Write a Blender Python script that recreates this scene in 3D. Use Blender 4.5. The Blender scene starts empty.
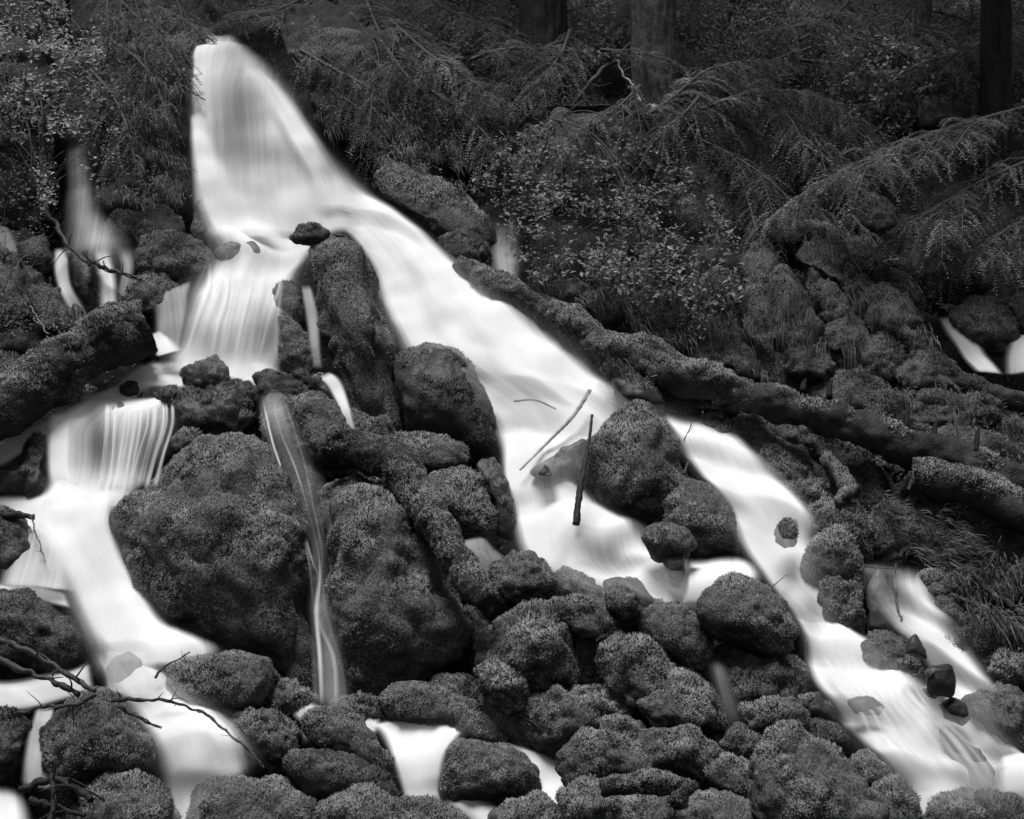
import bpy, bmesh, math
import numpy as np

# ------------------------------------------------------------------ camera, sky, sun, exposure
scene = bpy.context.scene
ZC = 2.2
cam_d = bpy.data.cameras.new("camera"); cam = bpy.data.objects.new("camera", cam_d)
scene.collection.objects.link(cam)
cam.location = (0, 0, ZC); cam.rotation_euler = (math.radians(90), 0, 0)
cam_d.lens = 50; cam_d.sensor_width = 36; cam_d.clip_end = 500; cam_d.clip_start = 0.05
scene.camera = cam
SUN_EL, SUN_AZ = math.radians(80), math.radians(225)      # azimuth clockwise from +Y
world = bpy.data.worlds.new("World"); scene.world = world; world.use_nodes = True
wn = world.node_tree.nodes; wl = world.node_tree.links
bg = wn["Background"]; bg.inputs["Strength"].default_value = 0.05
sky = wn.new("ShaderNodeTexSky"); sky.sky_type = 'NISHITA'; sky.sun_disc = False
sky.sun_elevation = SUN_EL; sky.sun_rotation = SUN_AZ
bw = wn.new("ShaderNodeRGBToBW")                           # black and white photograph
wl.new(sky.outputs[0], bw.inputs[0]); wl.new(bw.outputs[0], bg.inputs[0])
sd = bpy.data.lights.new("sun", 'SUN'); sd.energy = 3.4; sd.angle = math.radians(26)
sun = bpy.data.objects.new("sun", sd); scene.collection.objects.link(sun)
sun.rotation_euler = (math.pi/2 - SUN_EL, 0, -SUN_AZ + math.pi)
sun.location = (0, 0, 20)
vs = scene.view_settings
vs.view_transform = 'Standard'; vs.look = 'None'; vs.exposure = 0.46; vs.gamma = 1; vs.use_curve_mapping = False
scene.cycles.max_bounces = 5; scene.cycles.diffuse_bounces = 3; scene.cycles.transparent_max_bounces = 24
COL = scene.collection

# ------------------------------------------------------------------ geometry of the slope
F = 1024 * 50 / 36.0
K, C = 1.1, 11.0
YB = 13.0; K2 = 0.45
def px(u, v, y):
    u = np.asarray(u, float); v = np.asarray(v, float); y = np.asarray(y, float)
    return np.stack([(u - 512) / F * y, y, ZC + (409.5 - v) / F * y], -1)
def G(u, v):
    """distance of the hillside along the ray of a picture point"""
    Z = (409.5 - np.asarray(v, float)) / F
    y1 = C / (K - np.minimum(Z, 0.9))
    c2 = -(K * YB - C - K2 * YB)
    y2 = c2 / np.maximum(K2 - Z, 0.05)
    return np.where(y1 > YB, np.maximum(y2, YB), y1)
def hill(x, y):
    z = np.where(y < YB, K * y - C, K * YB - C + K2 * (y - YB))
    return ZC + np.maximum(z, -2.9 + 0.1 * (z + 2.9))
def to_px(p):
    return 512 + p[:, 0] / p[:, 1] * F, 409.5 - (p[:, 2] - ZC) / p[:, 1] * F

# ------------------------------------------------------------------ noise
_r = np.random.RandomState(7); _perm = _r.permutation(512).astype(np.int32)
_grad = _r.normal(size=(512, 3)).astype(np.float32); _grad /= np.linalg.norm(_grad, axis=1)[:, None]
def perlin(p):
    p = np.asarray(p, np.float32); i = np.floor(p).astype(np.int32); f = p - i
    w = f * f * f * (f * (f * 6 - 15) + 10); out = np.zeros(len(p), np.float32)
    for dx in (0, 1):
        wx = w[:, 0] if dx else 1 - w[:, 0]
        for dy in (0, 1):
            wy = w[:, 1] if dy else 1 - w[:, 1]
            for dz in (0, 1):
                wz = w[:, 2] if dz else 1 - w[:, 2]
                h = _perm[(_perm[(_perm[(i[:, 0] + dx) & 511] + i[:, 1] + dy) & 511] + i[:, 2] + dz) & 511]
                g = _grad[h]
                out += wx * wy * wz * (g[:, 0] * (f[:, 0] - dx) + g[:, 1] * (f[:, 1] - dy) + g[:, 2] * (f[:, 2] - dz))
    return out * 1.6
def fbm(p, f, o=3, seed=0.0):
    s = np.zeros(len(p), np.float32); a = 1.0; t = 0
    for k in range(o):
        s += a * perlin(np.asarray(p) * f + seed * 13.7 + k * 5.3); t += a; a *= 0.5; f *= 2.03
    return s / t

# ------------------------------------------------------------------ mesh helpers
_seed = [100]
def rng():
    _seed[0] += 1; return np.random.RandomState(_seed[0])
def mesh_obj(name, V, Fc, mat, parent=None, tint=None, smooth=True, extra=None, nrm=None):
    """Fc: (n,3) or (n,4) int array, or a list of such arrays"""
    if not isinstance(Fc, list): Fc = [Fc]
    Fc = [f for f in Fc if len(f)]
    me = bpy.data.meshes.new(name)
    V = np.asarray(V, np.float32)
    me.vertices.add(len(V)); me.vertices.foreach_set("co", V.ravel())
    nl = sum(f.size for f in Fc); npoly = sum(len(f) for f in Fc)
    me.loops.add(nl); me.polygons.add(npoly)
    me.loops.foreach_set("vertex_index", np.concatenate([f.ravel() for f in Fc]).astype(np.int32))
    tot = np.concatenate([np.full(len(f), f.shape[1]) for f in Fc])
    st = np.concatenate([[0], np.cumsum(tot)[:-1]]).astype(np.int32)
    me.polygons.foreach_set("loop_start", st)
    me.polygons.foreach_set("use_smooth", np.full(npoly, smooth))
    if tint is not None:
        a = me.attributes.new("tint", 'FLOAT', 'POINT'); a.data.foreach_set("value", np.asarray(tint, np.float32))
    for k, arr in (extra or {}).items():
        if arr.ndim == 1:
            a = me.attributes.new(k, 'FLOAT', 'POINT'); a.data.foreach_set("value", arr.astype(np.float32))
        else:
            a = me.attributes.new(k, 'FLOAT_VECTOR', 'POINT'); a.data.foreach_set("vector", arr.astype(np.float32).ravel())
    if nrm is not None:
        a = me.attributes.new("custom_normal", 'FLOAT_VECTOR', 'POINT'); a.data.foreach_set("vector", np.ascontiguousarray(nrm, np.float32).ravel())
    me.update(calc_edges=True)
    me.materials.append(mat)
    o = bpy.data.objects.new(name, me); COL.objects.link(o)
    if parent is not None: o.parent = parent
    return o
def tag(o, label, cat=None, group=None, kind=None):
    if label: o["label"] = label
    if cat: o["category"] = cat
    if group: o["group"] = group
    if kind: o["kind"] = kind
    return o
def empty(name, loc, label, cat, group=None):
    o = bpy.data.objects.new(name, None); COL.objects.link(o); o.location = (0, 0, 0)
    o.empty_display_size = 0.2
    return tag(o, label, cat, group)
def tri_geom(V, T):
    e1 = V[T[:, 1]] - V[T[:, 0]]; e2 = V[T[:, 2]] - V[T[:, 0]]
    n = np.cross(e1, e2); a = np.linalg.norm(n, axis=1) + 1e-12
    return n / a[:, None], a * 0.5
def vnormals(V, T):
    n = np.cross(V[T[:, 1]] - V[T[:, 0]], V[T[:, 2]] - V[T[:, 0]])
    out = np.zeros_like(V)
    for k in range(3):
        for c in range(3):
            out[:, c] += np.bincount(T[:, k], n[:, c], len(V))
    return out / (np.linalg.norm(out, axis=1)[:, None] + 1e-12)
_ico = {}
def ico(l):
    if l not in _ico:
        bm = bmesh.new(); bmesh.ops.create_icosphere(bm, subdivisions=l, radius=1)
        bm.verts.ensure_lookup_table()
        _ico[l] = (np.array([v.co[:] for v in bm.verts]), np.array([[v.index for v in f.verts] for f in bm.faces]))
        bm.free()
    return _ico[l]
def unit(v): return v / (np.linalg.norm(v, axis=-1, keepdims=True) + 1e-12)

# ------------------------------------------------------------------ materials (greys: the photograph is black and white)
def mat_base(name):
    m = bpy.data.materials.new(name); m.use_nodes = True
    return m, m.node_tree.nodes, m.node_tree.links, m.node_tree.nodes["Principled BSDF"]
def mat_tint(name, lo, hi, rough=0.9, spec=0.1, noise=6.0, transl=0.0):
    """grey varied per blade or leaf (attribute tint) and by broad patches"""
    m, n, l, b = mat_base(name)
    at = n.new("ShaderNodeAttribute"); at.attribute_name = "tint"
    tx = n.new("ShaderNodeTexNoise"); tx.inputs["Scale"].default_value = noise; tx.inputs["Detail"].default_value = 3
    geo = n.new("ShaderNodeNewGeometry"); l.new(geo.outputs["Position"], tx.inputs["Vector"])
    ad = n.new("ShaderNodeMath"); ad.operation = 'MULTIPLY_ADD'; ad.inputs[1].default_value = 0.55
    mu = n.new("ShaderNodeMath"); mu.operation = 'MULTIPLY_ADD'; mu.inputs[1].default_value = 2.0; mu.inputs[2].default_value = -0.73
    l.new(tx.outputs[0], mu.inputs[0]); l.new(at.outputs["Fac"], ad.inputs[0]); l.new(mu.outputs[0], ad.inputs[2])
    r = n.new("ShaderNodeValToRGB"); r.color_ramp.elements[0].color = (lo, lo, lo, 1); r.color_ramp.elements[1].color = (hi, hi, hi, 1)
    l.new(ad.outputs[0], r.inputs[0]); l.new(r.outputs[0], b.inputs["Base Color"])
    b.inputs["Roughness"].default_value = rough; b.inputs["Specular IOR Level"].default_value = spec
    if transl:
        t = n.new("ShaderNodeBsdfTranslucent"); l.new(r.outputs[0], t.inputs[0])
        mx = n.new("ShaderNodeMixShader"); mx.inputs[0].default_value = transl
        l.new(b.outputs[0], mx.inputs[1]); l.new(t.outputs[0], mx.inputs[2]); l.new(mx.outputs[0], n["Material Output"].inputs[0])
    return m
def mat_rock(name, lo, hi, rough, spec, scale=9.0, bump=0.25):
    m, n, l, b = mat_base(name)
    geo = n.new("ShaderNodeNewGeometry")
    tx = n.new("ShaderNodeTexNoise"); tx.inputs["Scale"].default_value = scale; tx.inputs["Detail"].default_value = 8; tx.inputs["Roughness"].default_value = 0.65
    l.new(geo.outputs["Position"], tx.inputs["Vector"])
    r = n.new("ShaderNodeValToRGB"); r.color_ramp.elements[0].position = 0.3; r.color_ramp.elements[1].position = 0.72
    r.color_ramp.elements[0].color = (lo, lo, lo, 1); r.color_ramp.elements[1].color = (hi, hi, hi, 1)
    l.new(tx.outputs[0], r.inputs[0]); l.new(r.outputs[0], b.inputs["Base Color"])
    t2 = n.new("ShaderNodeTexNoise"); t2.inputs["Scale"].default_value = scale * 5; t2.inputs["Detail"].default_value = 5
    l.new(geo.outputs["Position"], t2.inputs["Vector"])
    bp = n.new("ShaderNodeBump"); bp.inputs["Strength"].default_value = bump; bp.inputs["Distance"].default_value = 0.02
    l.new(t2.outputs[0], bp.inputs["Height"]); l.new(bp.outputs[0], b.inputs["Normal"])
    b.inputs["Roughness"].default_value = rough; b.inputs["Specular IOR Level"].default_value = spec
    return m
def add_cover(m, lo, hi):
    """short dense moss on the rock itself where its moss grows"""
    n, l = m.node_tree.nodes, m.node_tree.links; b = n["Principled BSDF"]; src = b.inputs["Base Color"].links[0].from_socket
    at = n.new("ShaderNodeAttribute"); at.attribute_name = "mosscover"
    tx = n.new("ShaderNodeTexNoise"); tx.inputs["Scale"].default_value = 60; tx.inputs["Detail"].default_value = 4
    geo = n.new("ShaderNodeNewGeometry"); l.new(geo.outputs["Position"], tx.inputs["Vector"])
    r = n.new("ShaderNodeValToRGB"); r.color_ramp.elements[0].position = .35; r.color_ramp.elements[1].position = .68
    r.color_ramp.elements[0].color = (lo, lo, lo, 1); r.color_ramp.elements[1].color = (hi, hi, hi, 1); l.new(tx.outputs[0], r.inputs[0])
    mx = n.new("ShaderNodeMixRGB"); l.new(at.outputs["Fac"], mx.inputs[0]); l.new(src, mx.inputs[1]); l.new(r.outputs[0], mx.inputs[2]); l.new(mx.outputs[0], b.inputs["Base Color"])
    return m
def mat_water(name, albedo=0.86):
    """silky white water: foam density from the sheet's thickness, broken into threads along the flow"""
    m, n, l, b = mat_base(name)
    n.remove(b)
    th = n.new("ShaderNodeAttribute"); th.attribute_name = "thickness"
    fl = n.new("ShaderNodeAttribute"); fl.attribute_name = "flow"
    def nz(sx, sy, det):
        mp = n.new("ShaderNodeMapping"); mp.inputs["Scale"].default_value = (sx, sy, 1)
        l.new(fl.outputs["Vector"], mp.inputs["Vector"])
        t = n.new("ShaderNodeTexNoise"); t.inputs["Scale"].default_value = 1; t.inputs["Detail"].default_value = det; t.inputs["Roughness"].default_value = 0.55
        l.new(mp.outputs[0], t.inputs["Vector"]); return t.outputs[0]
    def mth(op, a, c=None, d=None):
        x = n.new("ShaderNodeMath"); x.operation = op
        for k, v in enumerate((a, c, d)):
            if v is None: continue
            if isinstance(v, (int, float)): x.inputs[k].default_value = v
            else: l.new(v, x.inputs[k])
        return x.outputs[0]
    s1 = nz(4.0, 0.45, 2); s2 = nz(22.0, 0.7, 2)
    s3 = nz(60.0, 0.9, 1)
    s = mth('MULTIPLY_ADD', s2, 0.3, mth('MULTIPLY', s1, 0.5)); s = mth('MULTIPLY_ADD', s3, 0.2, s)
    s = mth('SUBTRACT', s, 0.5)
    t = th.outputs["Fac"]
    amp = mth('MULTIPLY', t, mth('MAXIMUM', mth('SUBTRACT', 1.12, t), 0.05)); amp = mth('MULTIPLY', amp, 2.5)
    a = mth('POWER', mth('MAXIMUM', mth('MULTIPLY_ADD', s, amp, t), 0.0), 1.75)
    cl = n.new("ShaderNodeClamp"); l.new(a, cl.inputs[0])
    d = n.new("ShaderNodeBsdfDiffuse"); d.inputs[0].default_value = (albedo, albedo, albedo, 1)
    tr = n.new("ShaderNodeBsdfTranslucent"); tr.inputs[0].default_value = (albedo, albedo, albedo, 1)
    mx = n.new("ShaderNodeMixShader"); mx.inputs[0].default_value = 0.18
    l.new(d.outputs[0], mx.inputs[1]); l.new(tr.outputs[0], mx.inputs[2])
    tp = n.new("ShaderNodeBsdfTransparent")
    m2 = n.new("ShaderNodeMixShader"); l.new(cl.outputs[0], m2.inputs[0]); l.new(tp.outputs[0], m2.inputs[1]); l.new(mx.outputs[0], m2.inputs[2])
    l.new(m2.outputs[0], n["Material Output"].inputs[0])
    return m

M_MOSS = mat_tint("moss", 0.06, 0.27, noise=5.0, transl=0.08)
M_MOSSD = mat_tint("shaded_moss_copy", 0.03, 0.16, noise=5.0, transl=0.15)  # darker copy of the moss, with shade put into its grey
M_ROCK = add_cover(mat_rock("moss_rock", 0.008, 0.035, 0.8, 0.12, 9.0, 0.5), .03, .12)
M_WET = mat_rock("wet_rock", 0.012, 0.05, 0.5, 0.22, 7.0, 0.35)
M_VEIL = mat_rock("river_rock", 0.04, 0.10, 0.5, 0.25, 5.0, 0.15)
M_GROUND = add_cover(mat_rock('slope_soil', 0.006, 0.022, 0.95, 0.1, 4.0, 0.5), .02, .08)
M_SOIL = mat_rock("forest_soil", 0.006, 0.022, 0.95, 0.1, 4.0, 0.5)
M_BARK = mat_rock("bark", 0.03, 0.17, 0.9, 0.1, 14.0, 0.6)
M_DARKWOOD = mat_rock("shade_darkened_wood", 0.008, 0.035, 0.65, 0.2, 16.0, 0.5)  # wood darkened in colour so the bare log's side reads as shade
M_PALEWOOD = mat_rock("bleached_wood", 0.2, 0.42, 0.7, 0.2, 16.0, 0.4)
M_TWIG = mat_rock("twig_bark", 0.015, 0.06, 0.6, 0.3, 30.0, 0.3)
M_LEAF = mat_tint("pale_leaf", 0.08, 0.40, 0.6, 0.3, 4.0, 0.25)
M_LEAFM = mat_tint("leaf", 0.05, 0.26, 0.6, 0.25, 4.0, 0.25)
M_LEAFD = mat_tint("dark_leaf", 0.022, 0.21, 0.7, 0.2, 4.0, 0.25)  # darker leaf grey, painting in part of the forest's shade
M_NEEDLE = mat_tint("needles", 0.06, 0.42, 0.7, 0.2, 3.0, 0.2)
M_NEEDLED = mat_tint("dark_needles", 0.04, 0.34, 0.7, 0.2, 3.0, 0.2)  # needle grey lowered, adding forest shade by colour
M_WATER = mat_water("white_water")

# ------------------------------------------------------------------ moss blades on a surface
def blades_on(V, T, count, R, length=0.0125, width=0.0046, mask=None, up=0.35, vn=None, drop=0.0):
    n, a = tri_geom(V, T)
    w = a * (np.clip(n[:, 2] + 0.75, 0, 1) * np.clip(0.75 - n[:, 1], 0, 1) + 1e-9)
    if mask is not None: w = w * mask[T].mean(1)
    count = int(count * min(1.0, 1.0))
    if count < 3 or w.sum() <= 0: return None
    f = np.searchsorted(np.cumsum(w) / w.sum(), R.rand(count)).clip(0, len(T) - 1)
    r1 = np.sqrt(R.rand(count)); r2 = R.rand(count)
    b = np.stack([1 - r1, r1 * (1 - r2), r1 * r2], -1)
    p = (V[T[f]] * b[:, :, None]).sum(1); nn = n[f]
    if vn is not None: nn = unit((vn[T[f]] * b[:, :, None]).sum(1))
    clump = fbm(p, 28.0, 2, 4)
    d = unit(nn * 0.9 + R.normal(size=(count, 3)) * 0.5 + np.array([0, 0, up]) - np.array([0, 0, drop]))
    L = length * (0.45 + 0.9 * R.rand(count)) * (1 + 0.9 * clump) * (1 + 1.3 * np.clip(fbm(p, 3.1, 2, 6) * 1.6, -.35, 1))
    s = unit(np.cross(d, R.normal(size=(count, 3)))); nb = np.cross(s, d)
    s = s * np.where((nb * (nn + np.array([0, -.5, .2]))).sum(1) < 0, -1.0, 1.0)[:, None] * (width * (0.6 + 0.8 * R.rand(count)))[:, None]
    sn = unit(nn + 0.17 * R.normal(size=(count, 3)) + np.array([0, 0, .15]))
    p0 = p - nn * 0.004
    BV = np.stack([p0 - s, p0 + s, p0 + s * 0.5 + d * (L * 0.75)[:, None], p0 - s * 0.2 + d * L[:, None]], 1).reshape(-1, 3)
    k = np.arange(count) * 4
    BT = np.stack([k, k + 1, k + 2, k + 3], -1)
    ti = np.clip(0.5 + 0.5 * clump + 0.11 * R.normal(size=count), 0, 1)
    tint = np.repeat(ti, 4)
    return BV, BT, tint, np.repeat(sn, 4, 0)

# ------------------------------------------------------------------ boulders from their outlines
GB = "boulders of the cascade"
BEDS = []
HOLES = [(240,110,34,66,.5),(330,170,14,30,.3),(262,325,18,40,.35),(205,340,16,30,.25),(96,440,12,40,.55),(150,455,14,30,.35),(212,345,20,24,.2),(250,258,50,8,.2),(640,560,22,8,.25),(232,290,40,12,-.2),(560,455,40,10,.15),(870,730,40,12,.15),(940,770,26,14,.12),(700,450,20,14,.15)]   # u, v, extent, extent, how much thinner the water is there
def radial(poly, na=180):
    P = np.asarray(poly, float); Q = np.roll(P, -1, 0)
    ar = P[:, 0] * Q[:, 1] - Q[:, 0] * P[:, 1]; A = ar.sum() / 2
    c = ((P + Q) * ar[:, None]).sum(0) / (6 * A)
    ang = np.linspace(0, 2 * np.pi, na, endpoint=False); r = np.zeros(na)
    for i, t in enumerate(ang):
        d = np.array([np.cos(t), np.sin(t)]); e = Q - P; w = P - c
        den = d[0] * e[:, 1] - d[1] * e[:, 0]
        den = np.where(np.abs(den) < 1e-9, 1e-9, den)
        tt = (w[:, 0] * e[:, 1] - w[:, 1] * e[:, 0]) / den; ss = (w[:, 0] * d[1] - w[:, 1] * d[0]) / den
        ok = (tt > 0) & (ss >= -1e-6) & (ss <= 1 + 1e-6)
        r[i] = tt[ok].max() if ok.any() else 1
    k = np.exp(-0.5 * (np.arange(-6, 7) / 2.6) ** 2); k /= k.sum()
    r = np.convolve(np.concatenate([r[-6:], r, r[:6]]), k, 'valid')
    return c, ang, r, abs(A)
def boulder(poly, label, moss=1.0, off=-0.08, thick=1.0, lump=1.0, mat=None, mossmat=None, name=None, cat="boulder", group=GB,
            blend=0.45, box=0.85, fuzz=1.0, rough=1.0, facet=None, merge=True, under=.5, drape=.62):
    R = rng(); c, ang, r, A = radial(poly)
    if moss > .45: off = off * (.55 if merge else 1); r = r + (5.0 if merge else 1.5)
    size = math.sqrt(A / math.pi)
    lv = 4 if size < 17 else (5 if size < 62 else 6)
    D, T = ico(lv)
    fac = facet if facet is not None else (.75 if moss > .45 else 1.0)
    pn = unit(R.normal(size=(13, 3))); ph = R.uniform(.74, .98, 13) if fac >= .7 else R.uniform(.84, 1.02, 13)
    sc = 1 / np.maximum(1, np.log(np.exp(22 * (D @ pn.T) / ph).sum(1)) / 22)     # broken faces
    D = D * (1 + fac * (sc * 1.06 - 1))[:, None]
    rho = np.hypot(D[:, 0], D[:, 2]); a = np.arctan2(-D[:, 2], D[:, 0]) % (2 * np.pi)
    rr = np.interp(a, np.append(ang, 2 * np.pi), np.append(r, r[0]))
    rh = rho ** box
    u = c[0] + rr * rh * np.cos(a); v = c[1] + rr * rh * np.sin(a)
    yc = float(G(c[0], c[1])); m = yc / F
    drowned = name == 'drowned_stone'
    ext = np.asarray(poly, float) - c; ev = np.linalg.eigvalsh(np.cov(ext.T))
    short = 1.5 * math.sqrt(max(ev[0], 4)); t = thick * short * m * 0.9
    if drowned: HOLES.append((c[0], c[1], 0.62 * np.ptp(ext[:, 0]), 0.62 * np.ptp(ext[:, 1]), .5)); off = t * .6 - .03
    y = yc + off + blend * (G(u, v) - yc) + np.sign(D[:, 1]) * np.abs(D[:, 1]) ** 0.85 * t
    low = np.clip((v - c[1] - .05 * rr) / (rr + 1e-6), 0, 1) ** 1.4; y = y + under * t * low * np.clip(.3 - D[:, 1], 0, 1.3)   # undercut foot
    V = px(u, v, y); N = vnormals(V, T)
    Rm = size * m; sd_ = R.rand() * 90
    amp = lump * rough
    d = amp * (0.17 * Rm * fbm(V, 1.1 / Rm, 3, sd_) - 0.04 * Rm)
    d += lump * (0.105 * min(Rm, 0.5) * (2.2 * np.abs(fbm(V * np.array([1.15, 1, drape]), 1.9 / max(Rm, 0.16), 2, sd_ + 3)) - 0.6))
    d += 0.006 * fbm(V, 15.0, 3, sd_ + 5) * (1 + moss)
    V = V + N * d[:, None]
    N = vnormals(V, T)
    # moss cushions
    mk = None
    if moss > 0:
        mn = 1.7 * fbm(V, 2.0 / max(Rm, 0.2), 4, sd_ + 9) + 0.35 * N[:, 2] + 0.15
        mk = np.clip((mn + (moss - 0.8) * 1.6) * 2.2 + 0.6, 0, 1) * np.clip((N[:, 2] + .62) * 2.4, 0, 1)
        cush = 2.2 * np.abs(fbm(V, 7.0, 2, sd_ + 11)) - .3
        V = V + N * (mk * (0.004 + 0.016 * cush))[:, None]
        N = vnormals(V, T)
    nm = name or ("mossy_boulder" if moss > 0.45 else "wet_boulder")
    o = mesh_obj(nm, V, T, mat or (M_ROCK if moss > 0.45 else M_WET), extra={'mosscover': mk if mk is not None else np.zeros(len(V))})
    tag(o, label, cat, group)
    if moss > 0:
        bl = blades_on(V, T, fuzz * A * 3.0 * (0.5 + 0.5 * min(moss, 1)), R, mask=mk, vn=N)
        if bl: mesh_obj("moss", bl[0], bl[1], mossmat or M_MOSS, o, bl[2], nrm=bl[3])
    return o
def ell(cx, cy, rx, ry, rot=0, n=14, sq=1.0, seed=None):
    t = np.linspace(0, 2 * np.pi, n, endpoint=False); R = np.random.RandomState(int(cx * 7 + cy * 13) % 9999)
    k = 1 + 0.10 * R.normal(size=n)
    x = rx * k * np.sign(np.cos(t)) * np.abs(np.cos(t)) ** sq; y = ry * k * np.sign(np.sin(t)) * np.abs(np.sin(t)) ** sq
    r = math.radians(rot)
    return np.stack([cx + x * math.cos(r) - y * math.sin(r), cy + x * math.sin(r) + y * math.cos(r)], -1)

# ------------------------------------------------------------------ tubes: logs, branches, twigs, trunks
def catmull(P, n):
    P = np.asarray(P, float); Q = np.vstack([2 * P[0] - P[1], P, 2 * P[-1] - P[-2]])
    t = np.linspace(0, len(P) - 1 - 1e-6, n); i = t.astype(int); f = (t - i)[:, None]
    a, b, c, d = Q[i], Q[i + 1], Q[i + 2], Q[i + 3]
    return 0.5 * (2 * b + (c - a) * f + (2 * a - 5 * b + 4 * c - d) * f ** 2 + (3 * b - a - 3 * c + d) * f ** 3)
def tube_geo(path, rad, n=None, sides=8, lump=0.0, lf=3.0, seed=0.0):
    """path: world points, rad: radius at each of them"""
    path = np.asarray(path, float); n = n or max(4, len(path) * 4)
    S = catmull(np.column_stack([path, rad]), n); P = S[:, :3]; r = np.maximum(S[:, 3], 1e-4)
    T = unit(np.gradient(P, axis=0)); ref = np.array([0.13, 0.2, 1.0]); ref = np.where((np.abs(T @ unit(ref)) > 0.95)[:, None], np.array([1.0, 0, 0]), ref)
    A = unit(np.cross(T, ref)); B = np.cross(T, A)
    th = np.linspace(0, 2 * np.pi, sides, endpoint=False)
    V = P[:, None] + r[:, None, None] * (np.cos(th)[None, :, None] * A[:, None] + np.sin(th)[None, :, None] * B[:, None])
    V = V.reshape(-1, 3)
    if lump:
        nn = unit(V - np.repeat(P, sides, 0)); V = V + nn * (lump * np.repeat(r, sides) * fbm(V, lf, 3, seed))[:, None]
    i = np.arange(n * sides).reshape(n, sides); j = np.roll(i, -1, 1)
    Q = np.stack([i[:-1], i[1:], j[1:], j[:-1]], -1).reshape(-1, 4)
    V = np.vstack([V, P[:1], P[-1:]])
    tri = np.concatenate([np.stack([np.full(sides, n * sides), i[0], j[0]], -1), np.stack([np.full(sides, n * sides + 1), j[-1], i[-1]], -1)])
    return V, Q, tri
class Acc:
    def __init__(s): s.V = []; s.Q = []; s.T = []; s.n = 0; s.t = []
    def add(s, V, Q=None, T=None, tint=None):
        s.V.append(V)
        if Q is not None and len(Q): s.Q.append(Q + s.n)
        if T is not None and len(T): s.T.append(T + s.n)
        s.n += len(V); s.t.append(tint if tint is not None else np.full(len(V), 0.5))
    def tube(s, path, rad, **k): s.add(*tube_geo(path, rad, **k))
    def build(s, name, mat, parent=None, smooth=True):
        if not s.V: return None
        fc = []
        if s.Q: fc.append(np.concatenate(s.Q))
        if s.T: fc.append(np.concatenate(s.T))
        return mesh_obj(name, np.concatenate(s.V), fc, mat, parent, np.concatenate(s.t), smooth)
def ppath(pts, off=0.0):
    """picture points (u, v[, offset]) onto the slope"""
    out = []
    for p in pts:
        o = p[2] if len(p) > 2 else off
        out.append(px(p[0], p[1], G(p[0], p[1]) + o))
    return np.array(out)
def mpx(pts): return np.array([float(G(p[0], p[1])) / F for p in pts])
def log(name, pts, rpx, label, off=-0.15, mat=M_ROCK, moss=1.0, mossmat=None, lump=0.5, lf=2.6, cat="log", group=None, sides=40, fuzz=1.0, fade=None):
    R = rng(); P = ppath(pts, off); rad = np.asarray(rpx, float) * mpx(pts)
    ln = np.linalg.norm(np.diff(P, axis=0), axis=1).sum()
    n = int(max(20, ln / 0.022))
    V, Q, T = tube_geo(P, rad, n=n, sides=sides, lump=lump, lf=lf, seed=R.rand() * 50)
    tr = np.concatenate([Q[:, [0, 2, 1]], Q[:, [0, 3, 2]], T[:, ::-1]])
    N = vnormals(V, tr)
    if (N * (V - V.mean(0))).sum() < 0: pass
    c = np.repeat(P.mean(0)[None], len(V), 0)
    V = V + N * (0.02 * fbm(V, 14.0, 3, 3) + .05 * (np.abs(fbm(V, 5.0, 2, 4)) - .2))[:, None]
    # outward test on the middle ring
    k = len(V) // 2 // sides * sides; ring = V[k:k + sides]; outw = ((ring - ring.mean(0)) * N[k:k + sides]).sum()
    if outw < 0: N = -N; tr = tr[:, ::-1]
    o = mesh_obj(name, V, [Q, T], mat); tag(o, label, cat, group)
    if moss > 0:
        mk = np.clip(fbm(V, 3.0, 3, R.rand() * 40) * 2 + moss * 1.6 - 0.6 + 1.2 * N[:, 2], 0, 1)
        if fade: uu = 512 + V[:, 0] / V[:, 1] * F; mk = mk * np.clip(1.25 - np.clip((uu - fade[0]) / (fade[1] - fade[0]), 0, 1) * 1.25 + fbm(V, 5.0, 3, 9) * .9 * (uu > fade[0] - 40), 0, 1)
        A = float((2 * np.mean(rpx)) * ln / np.mean(mpx(pts)))
        bl = blades_on(V, tr, A * 3.2 * fuzz, R, mask=mk, vn=N)
        if bl: mesh_obj("moss", bl[0], bl[1], mossmat or M_MOSS, o, bl[2], nrm=bl[3])
    return o
def twig(pts, rpx, label, off=-0.3, name="dead_branch", mat=None, side=0, cat="branch", group=None, lump=0.25):
    R = rng(); P = ppath(pts, off); rad = np.linspace(rpx[0], rpx[1], len(pts)) * mpx(pts) * .66
    S = catmull(np.column_stack([P, rad]), max(8, len(pts) * 4)); ln = np.linalg.norm(np.diff(P, axis=0), axis=1).sum()
    kink = R.normal(size=(len(S), 3)) * min(.014, .02 * ln); kink[0] = 0; kink = kink * (0 if name in ('broken_stick', 'driftwood') else .45); P = S[:, :3] + kink; rad = S[:, 3] * (1 + (.03 if name in ('broken_stick', 'driftwood') else .12) * R.normal(size=len(S)))
    a = Acc(); a.tube(P, rad, n=len(S) * 5, sides=9, lump=lump + .2, lf=26)
    S = catmull(P, 60)
    o = a.build(name, mat or M_TWIG); tag(o, label, cat, group)
    if side:
        for k in range(side):
            i = R.randint(6, 56); d = unit(R.normal(size=3) + np.array([0, -0.4, 0.5])); L = rad.mean() * R.uniform(5, 14)
            p1 = S[i] + d * L * 0.5 + R.normal(size=3) * L * 0.08; p2 = S[i] + d * L + R.normal(size=3) * L * 0.15
            b = Acc(); b.tube(np.array([S[i], p1, p2]), np.array([0.4, 0.3, 0.12]) * rad.mean(), n=8, sides=5)
            b.build("side_twig", mat or M_TWIG, o)
    return o

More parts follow.
